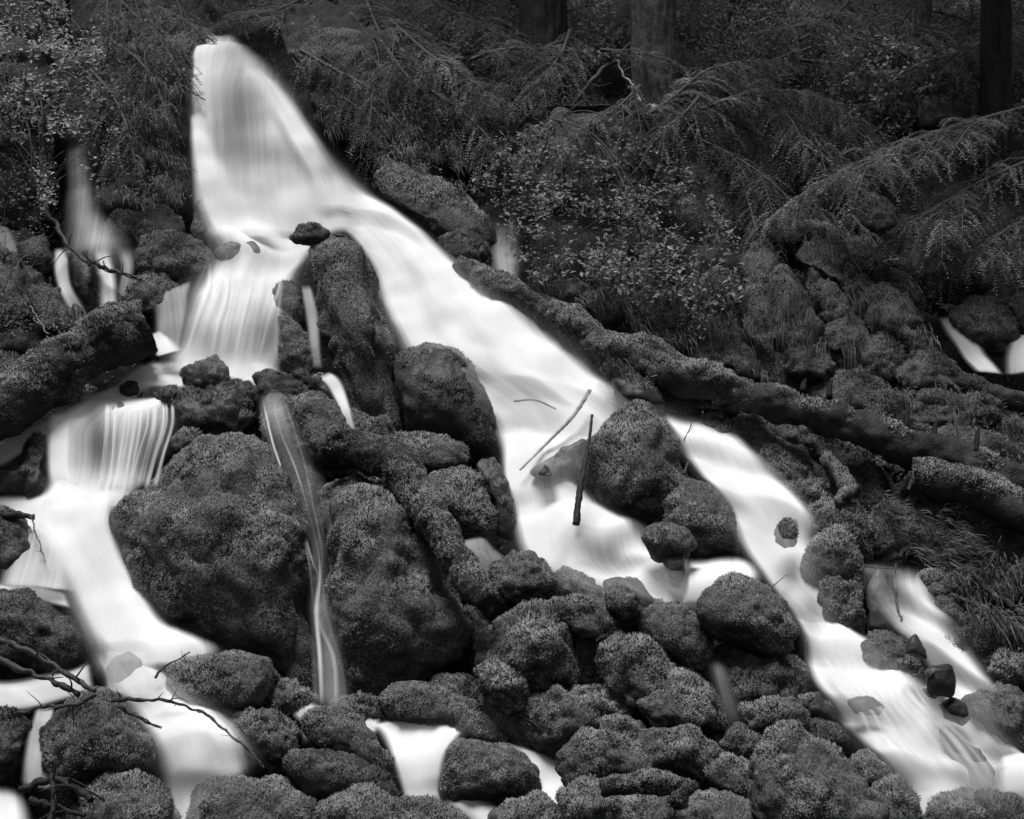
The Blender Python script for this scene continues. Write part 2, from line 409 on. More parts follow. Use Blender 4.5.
# ------------------------------------------------------------------ drowned stones
B = boulder
B([(70,262),(80,255),(92,258),(97,300),(96,316),(84,314),(74,290)], "dark tall stone veiled by the small left fall", 0, off=-0.05, mat=M_WET, name="drowned_stone", cat="stone", group="drowned stones", lump=.4)
B([(456,545),(480,540),(506,556),(516,575),(496,590),(474,585)], "drowned stone under clear sliding water beside the arching root", 0, off=-0.12, mat=M_VEIL, name="drowned_stone", cat="stone", group="drowned stones", lump=.3)
B([(532,474),(540,468),(552,470),(558,480),(548,490)], "small grey stone sunk in the main stream left of the upright stick", 0, off=-0.12, mat=M_VEIL, name="drowned_stone", cat="stone", group="drowned stones", lump=.3)
B([(584,550),(604,544),(625,556),(640,574),(612,575),(592,566)], "long grey stone sunk in the white water below the upright stick", 0, off=-0.0, mat=M_VEIL, name="drowned_stone", cat="stone", group="drowned stones", lump=.3)
B([(800,592),(822,588),(824,620),(815,640),(800,636)], "dim wet rock face behind the chute beside the mushroom rock", 0, off=0.08, mat=M_VEIL, name="drowned_stone", cat="stone", group="drowned stones", lump=.4)
B([(866,592),(880,562),(895,600),(906,620),(890,640),(866,636)], "flat faced grey stone beside the small right fall", 0, thick=.5, off=-0.02, mat=M_VEIL, name="drowned_stone", cat="stone", group="drowned stones", lump=.3)
B([(289,742),(296,730),(312,728),(322,738),(320,754),(296,756)], "small grey wet stone between the trickle foot boulder and the twig boulder", 0, off=-0.15, mat=M_VEIL, name="drowned_stone", cat="stone", group="drowned stones", lump=.3)
# ------------------------------------------------------------------ water sheets
def stream(secs, label, name="water", el=0.25, er=0.25, off=0.0, bulge=0.06, lump=0.065, dens=None, es=0.07, ee=0.06, mat=None, step=0.0, per=.55, mist=0):
    """secs: (xl,yl,xr,yr[,density[,offset]]) cross-sections down the flow"""
    R = rng(); S = np.array([(list(s) + [1.0, 0.0][len(s) - 4:])[:6] for s in secs], float)
    mid = np.stack([(S[:, 0] + S[:, 2]) / 2, (S[:, 1] + S[:, 3]) / 2], -1)
    L = np.linalg.norm(np.diff(mid, axis=0), axis=1).sum(); Wd = np.hypot(S[:, 2] - S[:, 0], S[:, 3] - S[:, 1]).max()
    n = int(max(12, L / 3)); m = int(np.clip(Wd / 3, 10, 90))
    # even steps along the flow
    D = catmull(S, 400); dl = np.concatenate([[0], np.cumsum(np.hypot(np.diff((D[:, 0] + D[:, 2]) / 2), np.diff((D[:, 1] + D[:, 3]) / 2)))])
    s = np.linspace(0, dl[-1], n); E = np.stack([np.interp(s, dl, D[:, k]) for k in range(6)], -1)
    w = np.linspace(0, 1, m)
    u = E[:, None, 0] + (E[:, 2] - E[:, 0])[:, None] * w; v = E[:, None, 1] + (E[:, 3] - E[:, 1])[:, None] * w
    g = G(u, v); hw = np.hypot(E[:, 2] - E[:, 0], E[:, 3] - E[:, 1])[:, None] * g / F
    y = g + off + E[:, None, 5] - bulge * np.sqrt(np.clip(1 - (2 * w - 1) ** 2, 0, 1))[None] * np.minimum(hw * 2, 1.6)
    P = px(u, v, y).reshape(-1, 3)
    sm = (s / s[-1])[:, None] * np.ones(m)
    flow = np.stack([(w[None] * hw).ravel() , ((s[:, None] * g / F)).ravel(), np.full(n * m, R.rand() * 40)], -1)
    q = flow * np.array([3.0, 0.7, 1]); q2 = flow * np.array([9.0, 0.5, 1])
    up = np.array([0, -0.8, 0.6])
    hgt = lump * (fbm(q, .8, 2, 1) * 1.1 + fbm(P, 2.2, 2, 5)) + lump * 0.06 * fbm(q2, 1.0, 2, 2)
    P = P + up * hgt[:, None]
    th_step = 0
    if step:                                        # small ledges the water drops over
        al = np.tile((s * 0)[:, None], (1, m)) + np.cumsum(np.concatenate([[0], np.diff(s)]))[:, None] * (g / F)
        ph = al / per + 0.9 * fbm(np.stack([flow[:, 0] * 1.6, flow[:, 1] * .5, flow[:, 2]], -1), 1.0, 2, 8).reshape(n, m); fr = ph - np.floor(ph)
        fall = np.clip((fr - .55) / .45, 0, 1); fall = fall * fall * (3 - 2 * fall)
        hs = step * (fr / .55 * (fr < .55) + (1 - fall) * (fr >= .55)) ; amp_ = .5 + .8 * np.clip(fbm(flow * np.array([2, .8, 1]), 1.0, 2, 4) + .3, 0, 1).reshape(n, m)
        hs = hs * amp_; P = P + up * hs.ravel()[:, None]
        th_step = .34 * amp_ * np.exp(-((fr - .8) / .14) ** 2)
    ss = lambda x: np.clip(x, 0, 1) ** 2 * (3 - 2 * np.clip(x, 0, 1))
    wob = 0.35 * fbm(flow * np.array([2.5, 0.8, 1]), 1.0, 2, 3).reshape(n, m)
    ed = np.ones((n, m))
    if el: ed = ed * ss((w[None] / el) * (1 + wob))
    if er: ed = ed * ss(((1 - w[None]) / er) * (1 + wob))
    if es: ed = ed * ss(sm / es)
    if ee: ed = ed * ss((1 - sm) / ee)
    th = ed * E[:, None, 4]
    for hu, hv, ru, rv, am in HOLES: th = th * (1 - am * np.exp(-((u - hu) / ru) ** 2 - ((v - hv) / rv) ** 2))
    th = np.clip(th - th_step * (ed > .3) * min(1, step * 12), 0, 1.3)
    for a in range(0, n, max(1, n // 24)):
        for b in range(0, m, max(1, m // 5)): BEDS.append((u[a, b], v[a, b], max(9, .3 * math.hypot(E[a, 2] - E[a, 0], E[a, 3] - E[a, 1]))))
    i = np.arange(n * m).reshape(n, m); Q = np.stack([i[:-1, :-1], i[1:, :-1], i[1:, 1:], i[:-1, 1:]], -1).reshape(-1, 4)
    o = mesh_obj(name, P, Q, mat or M_WATER, extra={"thickness": th.ravel(), "flow": flow})
    tag(o, label, kind="structure")
    if mist:                                        # spray hanging along the edges
        ms = []
        for c in secs:
            xl, yl, xr, yr = c[:4]; wx, wy = (xr - xl) * .16, (yr - yl) * .16
            ms.append((xl - wx, yl - wy, xr + wx, yr + wy, mist, (c[5] if len(c) > 5 else 0) - .16))
        stream(ms, "thin spray over the " + label, el=.42, er=.42, off=off, bulge=.12, lump=.03, es=.2, ee=.2)
    return o

stream([(214,28,228,32,.5,-.1),(200,38,246,44,.85,-.4),(192,54,272,66,.95,-.55),(188,85,300,98,1,-.62),(189,128,322,140,.95,-.5),(189,165,350,172,.95,-.3),(190,200,378,205,1,-.15),(198,238,410,240,1,-.05)], "white curtain of the top fall", mist=0.5, el=.06, er=.4, bulge=.1)
stream([(232,60,262,66,.8,-.68),(250,90,296,102,1,-.78),(278,140,330,146,1.1,-.68),(296,180,360,180,1.1,-.45),(300,212,380,212,1.1,-.3)], "bright tongue down the right of the top fall", el=.4, er=.35)
stream([(189,115,205,112,.9,-.75),(188,145,222,145,1.1,-.65),(190,180,240,178,1.1,-.5),(194,215,270,215,1.1,-.3),(205,245,320,240,1.1,-.2)], "bright tongue down the left of the top fall", el=.25, er=.5)
stream([(262,165,362,165,.9,-.25),(280,192,378,194,1.1,-.16),(318,214,415,222,1.15,-.12),(345,236,450,250,1.15,-.1),(364,264,500,290,1.2,-.1),(372,300,545,322,1.2,-.1),(386,332,585,352,1.2,-.1),(400,355,622,382,1.2,-.08),(430,375,665,405,1.2,-.06),(470,412,700,430,1.1,0),(492,450,720,465,1,0.05)], "broad white main stream", mist=0.42, step=.035, per=.9, el=.14, er=.24, bulge=.08, es=.13)
stream([(482,415,640,425,1,-.02),(496,450,600,455,1.1,-.05),(500,480,592,490,1.2,-.08),(508,512,636,522,1.2,-.1),(512,545,684,550,1.2,-.14),(530,572,718,584,1.2,-.16),(575,602,745,606,1.2,-.14),(600,622,745,622,1.1,-.05)], "white chute left of the largest stream rock", mist=0.4, ee=.02, el=.12, er=.22, step=.09, per=.6, es=.1)
stream([(648,404,716,414,1,-.05),(672,440,750,448,1.1,-.2),(694,474,790,486,1.15,-.24),(722,508,815,522,1.15,-.24),(736,545,822,556,1.1,-.22),(760,582,830,588,1.1,-.2),(786,612,842,616,1.1,-.16),(798,642,872,650,.9,-.1)], "white chute right of the largest stream rock", mist=0.42, step=.07, per=.6, el=.18, er=.25, es=.1, ee=.05)
stream([(688,556,748,556,.9,-.15),(684,576,766,578,1.1,-.34),(680,600,748,604,1,-.3),(660,614,720,618,.8,-.15)], "low white spill beneath the mossy lobe", el=.1, er=.25, es=.15)
stream([(782,592,812,600,.9,-.1),(792,620,850,630,1.1,-.12),(800,648,890,652,1.2,-.12),(806,684,940,690,1.15,-.1),(828,716,975,722,1.15,-.1),(855,752,1005,758,1.2,-.1),(888,790,1030,786,1.15,-.08),(905,830,1060,835,1.0,0)], "wide lower right stream", mist=0.42, step=.1, per=.5, el=.16, er=.25, bulge=.08, lump=.07)
stream([(856,562,934,568,.7,-.12),(860,592,944,602,1,-.2),(884,628,960,634,1,-.2),(908,652,990,672,1.05,-.16),(936,688,1004,700,1.05,-.14),(946,718,1012,728,1.05,-.12),(966,745,1024,750,1,-.1),(990,772,1050,777,1,-.05),(1005,840,1065,840,1,0)], "narrow right stream past the squared block", mist=0.38, step=.06, per=.5, el=.25, er=.3, es=.08)
stream([(1000,750,1012,750,.6,-.1),(996,765,1035,762,1.1,-.2),(994,790,1045,790,1.1,-.15),(996,820,1060,820,1,0)], "rounded spout in the bottom right corner", el=.3, er=.1, es=.1)
stream([(192,226,345,226,1.1,-.12),(196,240,335,238,1.1,-.14),(203,256,326,254,1,-.14),(196,272,306,272,1,-.14),(184,296,296,300,1.1,-.18),(172,330,292,336,1.1,-.15),(160,358,286,366,1.15,-.05),(150,376,270,390,1,0)], "second fall under the top pool", mist=0.42, step=.06, per=.7, el=.25, er=.22, lump=.07)
stream([(150,300,196,280,.55,-.12),(152,325,190,315,.65,-.12),(152,352,180,350,.7,-.1)], "glassy side slide left of the second fall", el=.3, er=.2)
stream([(150,330,158,326,.8,-.3),(150,342,172,334,.9,-.32),(152,358,186,350,.9,-.28)], "little spout over the end of the fallen log", el=.25, er=.3)
stream([(296,372,262,400,.9,-.02),(240,356,225,396,1.1,-.04),(190,356,180,396,1.15,-.05),(140,366,152,398,1.1,-.05),(108,388,125,412,1,-.05),(70,400,95,432,.9,-.04)], "foaming shelf pool under the second fall", step=.05, per=.4, el=.25, er=.2, bulge=.03)
stream([(86,396,178,396,1,-.06),(70,404,176,406,1,-.14),(48,425,174,424,.72,-.2),(44,452,168,452,.66,-.18),(42,478,154,476,.9,-.12),(36,500,136,498,1.1,-.12),(34,516,128,512,1.1,-.1)], "combed curtain of the left cascade", mist=0.35, el=.15, er=.14, lump=.08)
stream([(48,415,80,412,1,-.22),(44,440,78,440,1.1,-.24),(44,470,78,472,1.1,-.2),(48,498,100,500,1.1,-.12)], "bright left edge of the left cascade", el=.3, er=.4)
stream([(80,398,98,412,.7,-.1),(48,418,56,440,.8,-.12),(14,430,20,458,.9,-.12),(-20,448,-20,478,.9,-.1)], "side flow toward the left edge under the fallen log", el=.3, er=.3)
stream([(-20,500,-20,534,.8,0),(12,494,20,536,1,-.06),(60,484,66,540,1.1,-.12),(100,482,112,535,1.1,-.12),(138,482,130,520,.9,-.04)], "foam pool under the combed curtain", el=.2, er=.25, bulge=.02)
stream([(26,496,128,490,1,-.1),(25,515,124,508,1.1,-.12),(28,540,124,530,1,-.12),(46,572,134,562,1.15,-.14),(62,606,152,596,1.2,-.12),(74,634,175,626,1.2,-.1),(82,656,225,650,1.15,-.08),(84,684,220,672,1,-.04)], "smooth white slide left of the shaggy giant", mist=0.42, step=.05, per=.7, el=.3, er=.18, bulge=.08)
stream([(10,528,74,524,.5,-.14),(0,556,82,560,.75,-.18),(-10,584,90,596,.9,-.16)], "grey veil over the dark ledge at the left edge", el=.2, er=.3)
stream([(-20,578,-20,602,1,-.14),(30,582,30,602,1,-.15),(66,590,74,612,1,-.14)], "white band above the branch crossed boulder", el=.3, er=.3)
stream([(84,640,190,640,.8,-.05),(88,660,170,664,1,-.08),(104,684,200,690,1.05,-.1),(125,715,236,714,1.1,-.14),(142,738,252,735,1.1,-.18),(154,770,262,765,1.05,-.12),(160,800,235,800,1,-.05),(165,850,230,850,.9,0)], "bottom left fall past the peaked boulder", mist=0.42, step=.06, per=.6, el=.25, er=.28, es=.16, bulge=.1)
stream([(92,660,96,690,.9,-.06),(60,672,62,702,1,-.08),(20,680,20,714,1,-.1),(-20,680,-20,716,1,-.1)], "white flow behind the peaked boulder to the left edge", el=.25, er=.25)
stream([(34,706,56,704,.7,-.12),(28,728,52,728,.85,-.16),(22,758,52,758,.8,-.12),(18,786,58,790,.7,-.08)], "narrow bottom fall left of the peaked boulder", el=.25, er=.2)
stream([(-20,786,18,784,.7,-.1),(-20,806,32,806,1,-.1),(-20,850,44,850,1,-.1)], "white water in the bottom left corner", el=.1, er=.35, es=.2)
stream([(254,392,288,390,.8,-.25),(256,425,306,425,.34,-.36),(266,460,322,460,.2,-.4),(284,500,334,498,.17,-.4),(298,545,336,545,.16,-.4),(304,585,334,585,.2,-.38),(302,610,342,610,.26,-.38),(306,650,350,650,.34,-.36),(308,690,356,690,.5,-.34),(304,716,364,716,.7,-.25)], "thin central trickle between the two giants", el=.45, er=.45, lump=.05, bulge=.1)
for pts, dn in (([(262,395),(272,440),(282,470),(300,520),(312,560),(318,576),(316,610),(320,660),(322,712)], 1.0), ([(272,392),(280,430),(296,470),(308,510),(318,550),(320,576),(319,620),(334,660),(336,712)], .8),
                ([(282,392),(294,430),(304,462),(312,500),(322,552),(322,580),(328,620),(342,670),(346,712)], .62), ([(258,395),(266,430),(280,478),(290,500),(306,548),(312,590),(313,640),(316,712)], .5)):
    stream([(x-2.2-(v>600)*2, v, x+2.2+(v>600)*2, v, dn*(.5+.25*math.sin(x*1.3)), -.43) for x, v in pts], "bright thread of water in the thin central trickle", el=.5, er=.5, lump=.02, bulge=.02)
stream([(284,704,300,690,.5,-.05),(300,724,318,704,.8,-.1),(340,730,345,708,.9,-.1),(380,735,382,712,1,-.1)], "film of water at the foot of the trickle", el=.25, er=.2, bulge=.02)
stream([(362,722,440,720,1,-.06),(376,735,470,730,1.1,-.1),(388,756,452,752,1.15,-.16),(396,780,446,775,1.1,-.14),(404,808,444,800,1,-.1),(404,850,470,850,1,-.05)], "bottom centre fall left of the lone pool boulder", mist=0.35, step=.04, per=.6, el=.15, er=.15)
stream([(420,718,414,745,1,-.06),(455,722,450,744,1.1,-.08),(500,738,496,760,1.1,-.1),(545,752,532,790,1.1,-.12),(578,770,528,815,1.1,-.12),(600,815,520,850,1,-.1)], "white water behind the lone pool boulder", el=.22, er=.15, bulge=.04)
stream([(428,784,462,780,.8,-.1),(440,806,492,800,.9,-.16),(460,836,540,822,1,-.14)], "white water in front of the lone pool boulder", el=.45, er=.45)
stream([(62,140,94,138,.5,-.12),(62,180,98,180,.5,-.16),(58,215,112,214,.55,-.16),(52,238,140,236,.75,-.14),(50,262,142,262,.55,-.12),(54,300,138,302,.3,-.1)], "small left fall behind the mossy domes", el=.45, er=.45, es=.1, ee=.4)
stream([(84,236,120,236,.5,-.15),(90,252,114,252,.9,-.17),(96,280,120,282,.95,-.17),(98,314,122,316,.8,-.12)], "bright thread under the small left fall", el=.45, er=.45, es=.3)
stream([(108,238,142,238,.4,-.15),(114,254,138,254,.6,-.17),(118,270,138,270,.55,-.17),(114,296,132,298,.4,-.12)], "faint thread under the small left fall", el=.45, er=.45, es=.3)
stream([(52,248,72,244,.7,-.18),(54,280,72,280,.8,-.2),(64,305,86,308,.7,-.16),(80,318,92,322,.6,-.12)], "thin white thread beside the small left fall", el=.3, er=.3)
stream([(-10,222,10,225,.4,0),(-10,250,26,250,.4,-.02),(-10,268,36,268,.25,0)], "faint far left trickle", el=.2, er=.35)
stream([(488,215,524,215,.4,.1),(484,250,526,250,.55,.05),(488,275,524,278,.6,0),(486,292,522,294,.7,-.05)], "small side fall beside the sloping upper boulder", el=.45, er=.45, es=.2)
stream([(455,262,462,256,.5,-.15),(470,266,478,258,.5,-.18),(484,276,490,266,.4,-.15)], "tiny spill at the top of the leaning log", el=.3, er=.3)
stream([(936,318,952,318,.55,.05),(944,336,976,336,.7,0),(960,356,990,358,.7,-.02),(974,376,1004,378,.8,-.02)], "small spill by the smooth grey boulder", el=.25, er=.25)
stream([(1012,332,1045,330,.7,.05),(1002,352,1045,350,.75,0),(1000,378,1045,376,.6,0)], "white spill cut by the right edge", el=.3, er=.1)
stream([(299,284,312,284,.6,-.3),(303,312,320,312,.55,-.34),(308,345,322,345,.5,-.34),(312,368,324,368,.4,-.3)], "narrow spout along the tall ridge", el=.3, er=.3)
stream([(314,372,330,370,.9,-.34),(326,384,344,382,1,-.4),(338,408,352,408,.9,-.4),(344,432,358,434,.7,-.34)], "short white spout over the wet cheek rock", el=.3, er=.3)
stream([(704,654,726,654,.36,-.32),(706,682,738,682,.26,-.42),(714,708,748,706,.24,-.46),(722,738,752,738,.15,-.42)], "thin side trickle beside the sagging moss slope", el=.5, er=.5, lump=.03, es=.15, ee=.25)
stream([(452,540,486,536,.75,-.22),(458,556,510,556,.6,-.26),(470,575,526,570,.6,-.24),(482,590,530,580,.5,-.2)], "clear sliding sheet over the drowned stone by the root", el=.2, er=.2)
stream([(104,650,150,650,.6,-.28),(102,672,154,672,.45,-.34),(104,694,152,694,.8,-.3)], "veil over the pale rounded stone", el=.15, er=.15)
stream([(836,560,830,572,.2,0),(862,566,862,580,.4,-.03),(930,560,930,580,.3,0)], "dim pool at the head of the small right fall", el=.3, er=.3)
stream([(930,720,960,716,.8,-.16),(940,748,990,748,.5,-.26),(955,775,1000,775,.5,-.28),(965,800,1002,800,.8,-.2)], "veil over the long drowned stone", el=.3, er=.2)

_R = np.random.RandomState(3)
for k in range(15):
    t = k / 14; x0 = 104 + 68 * t + _R.normal() * 1.2; x1 = 98 + 52 * t + _R.normal() * 2; w = _R.uniform(1.6, 3.6)
    stream([(x0 - w, 402, x0 + w, 402, .9, -.26), (x0 - w - 1, 425, x0 + w, 425, _R.uniform(.5, .9), -.34), ((x0 + x1) / 2 - w, 455, (x0 + x1) / 2 + w, 455, _R.uniform(.45, .85), -.32), (x1 - w - 2, 490, x1 + w + 2, 490, .8, -.24)], "fine thread of the combed curtain", el=.48, er=.48, lump=.015, es=.08, ee=.12, bulge=.02)
for k in range(12):
    t = k / 11; x0 = 208 + 76 * t + _R.normal() * 3; x1 = 180 + 88 * t + _R.normal() * 4; w = _R.uniform(2, 5)
    stream([(x0 - w, 258, x0 + w, 258, .5, -.28), (x0 - w - 2, 285, x0 + w, 285, _R.uniform(.4, .8), -.34), ((x0 + x1) / 2 - w, 320, (x0 + x1) / 2 + w, 320, _R.uniform(.4, .8), -.34), (x1 - w - 2, 366, x1 + w + 2, 366, .5, -.24)], "fine thread of the second fall", el=.48, er=.48, lump=.015, es=.2, ee=.2, bulge=.02)
for k in range(9):
    t = k / 8; y0 = 640 + 30 * t; x0 = 816 + 90 * t; x1 = 880 + 120 * t; w = _R.uniform(2.5, 6); m1 = _R.uniform(.35, .7)
    stream([(x0 - w, y0, x0 + w, y0 - 2, .5, -.3), (x0 + 18 - w, y0 + 34, x0 + 18 + w, y0 + 30, .7 * m1 + .3, -.36), ((x0 + x1) / 2 + 14 - w, y0 + 76, (x0 + x1) / 2 + 14 + w, y0 + 70, m1, -.36), (x1 - w, y0 + 120, x1 + w, y0 + 114, .6, -.3)], "fine thread of the lower right stream", el=.48, er=.48, lump=.02, es=.25, ee=.25, bulge=.02)

# ------------------------------------------------------------------ ground
def build_ground():
    nx, ny = 620, 640
    xs = np.linspace(-15, 15, nx) * (0.45 + 0.55 * np.abs(np.linspace(-1, 1, nx))); t = np.linspace(0, 1, ny); ys = 1.5 + 12.5 * t * 1.15 + 22 * np.maximum(t - 0.72, 0) ** 1.3 * 3.0
    X, Y = np.meshgrid(xs, ys); P = np.stack([X.ravel(), Y.ravel(), np.zeros(X.size)], -1)
    z = hill(P[:, 0], P[:, 1]); q = P.copy(); q[:, 2] = z
    u, v = to_px(q); bed = np.zeros(len(q))                     # the stream beds are cut into the slope
    near = (u > -200) & (u < 1250) & (v > -80) & (v < 1000)
    for (a, b, r) in BEDS:
        d2 = np.full(len(q), 9e9); d2[near] = (u[near] - a) ** 2 + (v[near] - b) ** 2
        bed = np.maximum(bed, np.clip(1.5 - np.sqrt(d2) / r, 0, 1))
    q[:, 2] -= 0.04 + 0.42 * bed + 0.75 * np.clip((370 - v + .12 * (u - 760)) / 170, 0, 1) * np.clip((u + 100) / 150, .3, 1)
    h = 0.30 * fbm(q, 0.7, 3, 1) + 0.26 * (2 * np.abs(fbm(q, 1.7, 2, 2)) - .35) + 0.05 * (2 * np.abs(fbm(q, 6.0, 2, 3)) - .3) + 0.012 * fbm(q, 16.0, 2, 3)
    q += np.array([0, -0.74, 0.67]) * (h * (1 - .6 * bed))[:, None]
    idx = np.arange(nx * ny).reshape(ny, nx)
    Q = np.stack([idx[:-1, :-1], idx[:-1, 1:], idx[1:, 1:], idx[1:, :-1]], -1).reshape(-1, 4)
    T = np.concatenate([Q[:, [0, 1, 2]], Q[:, [0, 2, 3]]])
    cov = np.clip(1 - 1.6 * bed, 0, 1) * np.clip((v - 60) / 120, .15, 1)
    o = mesh_obj("ground", q, Q, M_GROUND, extra={'mosscover': cov}); tag(o, "dark mossy forest slope under the rocks", kind="structure")
    return q, T, cov
GV, GT, GCOV = build_ground()

# ------------------------------------------------------------------ boulders, left side
B([(130,492),(150,468),(175,440),(203,428),(224,427),(250,437),(268,456),(285,482),(299,515),(308,555),(308,600),(318,650),(320,690),(304,706),(282,702),(258,672),(222,652),(185,640),(160,624),(142,596),(122,555),(110,530),(116,505)],
  "largest shaggy mossy boulder between the left cascade and the thin central trickle", 1.15, off=-0.2, thick=0.95, lump=1.1, fuzz=1.1)
B([(148,686),(172,666),(205,657),(240,655),(264,661),(273,678),(269,704),(252,722),(226,720),(200,713),(172,702)],
  "smooth rounded mossy boulder below the shaggy giant, a thin twig at its pointed left end", 1.1, off=-0.2, thick=1.0, lump=.6)
B([(228,722),(250,708),(275,716),(293,735),(294,752),(283,772),(262,768),(238,748)],
  "dark mossy boulder tucked under the rounded twig boulder, beside the bare dark ledge", .8, off=-0.1)
B([(-20,598),(5,594),(30,594),(56,610),(75,635),(79,662),(66,684),(35,684),(0,676),(-20,672)],
  "dark mossy boulder at the left edge with two fallen branches crossing it", .8, off=-0.1, mossmat=M_MOSSD)
B([(-20,515),(0,512),(22,522),(38,545),(44,572),(30,588),(0,592),(-20,590)],
  "dark ledge boulder at the left edge under the stub of broken branch", .6, off=-0.05, mossmat=M_MOSSD)
B([(-20,460),(0,466),(20,452),(38,434),(46,440),(45,498),(22,505),(-20,505)],
  "bare dark wedge rock at the left edge below the mossy fallen log", .35, off=-0.02, name="wet_boulder", mat=M_WET, fuzz=.5)
B([(50,728),(70,702),(95,690),(112,693),(118,708),(142,730),(158,745),(160,778),(148,792),(108,792),(75,787),(52,777),(47,748)],
  "peaked mossy boulder at bottom left with bare branches lying over its top", 1.0, off=-0.25, thick=1.0, lump=.8)
B([(84,795),(108,779),(136,776),(160,790),(172,815),(168,850),(84,850)],
  "low mossy boulder in front of the peaked one at the bottom left", 1.0, off=-0.3)
B([(-20,716),(0,712),(22,714),(36,722),(29,746),(21,770),(0,784),(-20,784)],
  "dark mossy boulder at the left edge beside the narrow bottom fall", .8, off=-0.1, mossmat=M_MOSSD)
B([(198,802),(214,784),(240,780),(280,782),(306,796),(322,818),(322,855),(198,855)],
  "broad grassy mossed boulder on the bottom edge, under the bottom left fall", 1.1, off=-0.3, lump=.5)
B([(184,378),(186,370),(200,362),(213,362),(224,373),(227,386),(215,393),(190,393)],
  "small black rock standing in the pool under the second fall", .5, off=-0.25, mossmat=M_MOSSD, mat=M_WET, name="wet_boulder")
B([(146,400),(170,392),(205,392),(240,384),(252,393),(252,420),(240,440),(215,440),(185,447),(176,430),(172,405)],
  "flat dark ledge rock behind the top of the shaggy giant boulder", .55, off=-0.15, mossmat=M_MOSSD, mat=M_WET, name="wet_boulder", lump=1.2)
B(ell(187,440,9,9), "knob of moss resting on the upper left shoulder of the shaggy giant", 1, off=-0.35)
B([(137,218),(150,209),(166,211),(178,224),(180,240),(160,250),(140,244)], "upper of the two mossy domes beside the foot of the top fall", 1.1, off=-0.05, lump=.5)
B(ell(124,232,16,17), "dark hump behind the upper mossy dome by the small far fall", .7, off=0.1, mossmat=M_MOSSD)
B([(137,252),(150,238),(175,236),(200,240),(211,252),(210,275),(196,288),(170,292),(148,286),(137,270)], "lower and wider mossy dome beside the foot of the top fall, ragged on its right", 1.1, off=-0.15, lump=1.1)
B([(124,296),(140,280),(160,278),(174,288),(170,304),(150,314),(130,312)], "small mossy hump between the wide dome and the fallen mossy log", 1.0, off=-0.2)
B([(-20,258),(12,255),(38,282),(60,298),(80,315),(74,334),(55,342),(20,342),(-20,345)], "dark leafy hump of rock at the left edge above the fallen mossy log", .9, off=-0.15, mossmat=M_MOSSD, lump=1.4)
B([(-20,326),(10,325),(36,332),(50,350),(40,362),(0,360),(-20,360)], "shadowed rock squeezed between the dark hump and the fallen mossy log", .5, off=-0.1, mossmat=M_MOSSD)
B([(-20,362),(0,357),(14,359),(22,370),(10,392),(-20,395)], "smooth moss cushion peeping over the fallen log at the left edge", 1.2, off=-0.1, lump=.3)
B([(20,248),(32,238),(44,242),(52,262),(46,276),(30,270)], "small dark rock at the foot of the far left trickle", .7, off=-0.1, mossmat=M_MOSSD)
B([(62,318),(76,300),(84,318),(96,336),(88,352),(70,350)], "dark wet rock at the end of the small left fall, beside the log", .3, off=-0.1, mat=M_WET, name="wet_boulder")
B([(60,395),(85,385),(100,390),(90,412),(66,420)], "dark wet notch of rock under the fallen mossy log", .3, off=0.05, mat=M_WET, name="wet_boulder")

# ridge between the falls
B([(313,246),(322,234),(338,230),(354,234),(364,250),(366,278),(374,300),(381,330),(394,352),(400,398),(406,430),(414,447),(388,446),(360,428),(340,395),(328,368),(330,335),(322,300),(310,268)],
  "tall mossy ridge rock parting the main stream from the second fall", 1.05, off=-0.3, thick=1.3, lump=1.1)
B([(292,240),(300,226),(316,223),(328,232),(326,243),(305,246)], "little black capped rock at the crest of the tall mossy ridge", .6, off=-0.5, merge=False, mossmat=M_MOSSD)
B([(276,292),(290,286),(300,300),(304,322),(292,326),(279,315)], "small mossy knob left of the tall ridge at the lip of the second fall", .8, off=-0.25, mossmat=M_MOSSD)
B([(279,322),(292,320),(308,340),(316,365),(312,388),(296,386),(286,360)], "narrow mossy rock under the small knob, along the second fall", .9, off=-0.3)
B([(252,378),(268,370),(286,378),(300,390),(318,400),(318,420),(298,418),(276,404)], "wet mossy slab below the narrow rock where the trickle starts", .7, off=-0.2, mossmat=M_MOSSD)
B([(310,375),(322,370),(336,385),(344,408),(346,425),(332,418),(318,400)], "dark wet cheek of rock beside the short white spout", .2, off=-0.2, mat=M_WET, name="wet_boulder")
B([(294,402),(320,396),(345,420),(364,442),(358,468),(334,477),(312,472),(298,445)], "mossy shoulder rock above the central mossy giant, left of the arching root", 1.0, off=-0.3)
B([(397,376),(408,356),(432,346),(451,350),(468,374),(485,404),(499,440),(496,460),(470,456),(444,436),(416,430),(402,402)],
  "dark wedge boulder in the middle of the main stream, its left face wet and bare", .78, off=-0.2, thick=1.0, lump=.45, mat=M_WET, mossmat=M_MOSSD)
B([(383,454),(406,441),(436,438),(460,447),(467,462),(448,474),(412,480),(390,472)], "flat mossy cushion under the dark wedge boulder", 1.1, off=-0.3, lump=.6)
B([(408,484),(438,470),(470,474),(488,495),(498,525),(496,547),(476,547),(448,532),(424,512)], "mossy boulder with pitted face beside the lower main stream", 1.05, off=-0.3)
B([(474,462),(496,456),(508,480),(517,515),(516,540),(498,540),(490,500)], "dark wet rock wall along the left bank of the lower main stream", .25, off=-0.2, merge=False, mat=M_WET, name="wet_boulder")
B([(318,500),(328,478),(350,472),(384,484),(416,514),(444,556),(466,600),(472,632),(458,662),(440,690),(404,702),(385,716),(350,716),(332,684),(325,625),(324,560)],
  "smooth mossy giant at the centre, right of the thin trickle and under an arching root", 1.15, off=-0.25, thick=1.0, lump=.9)
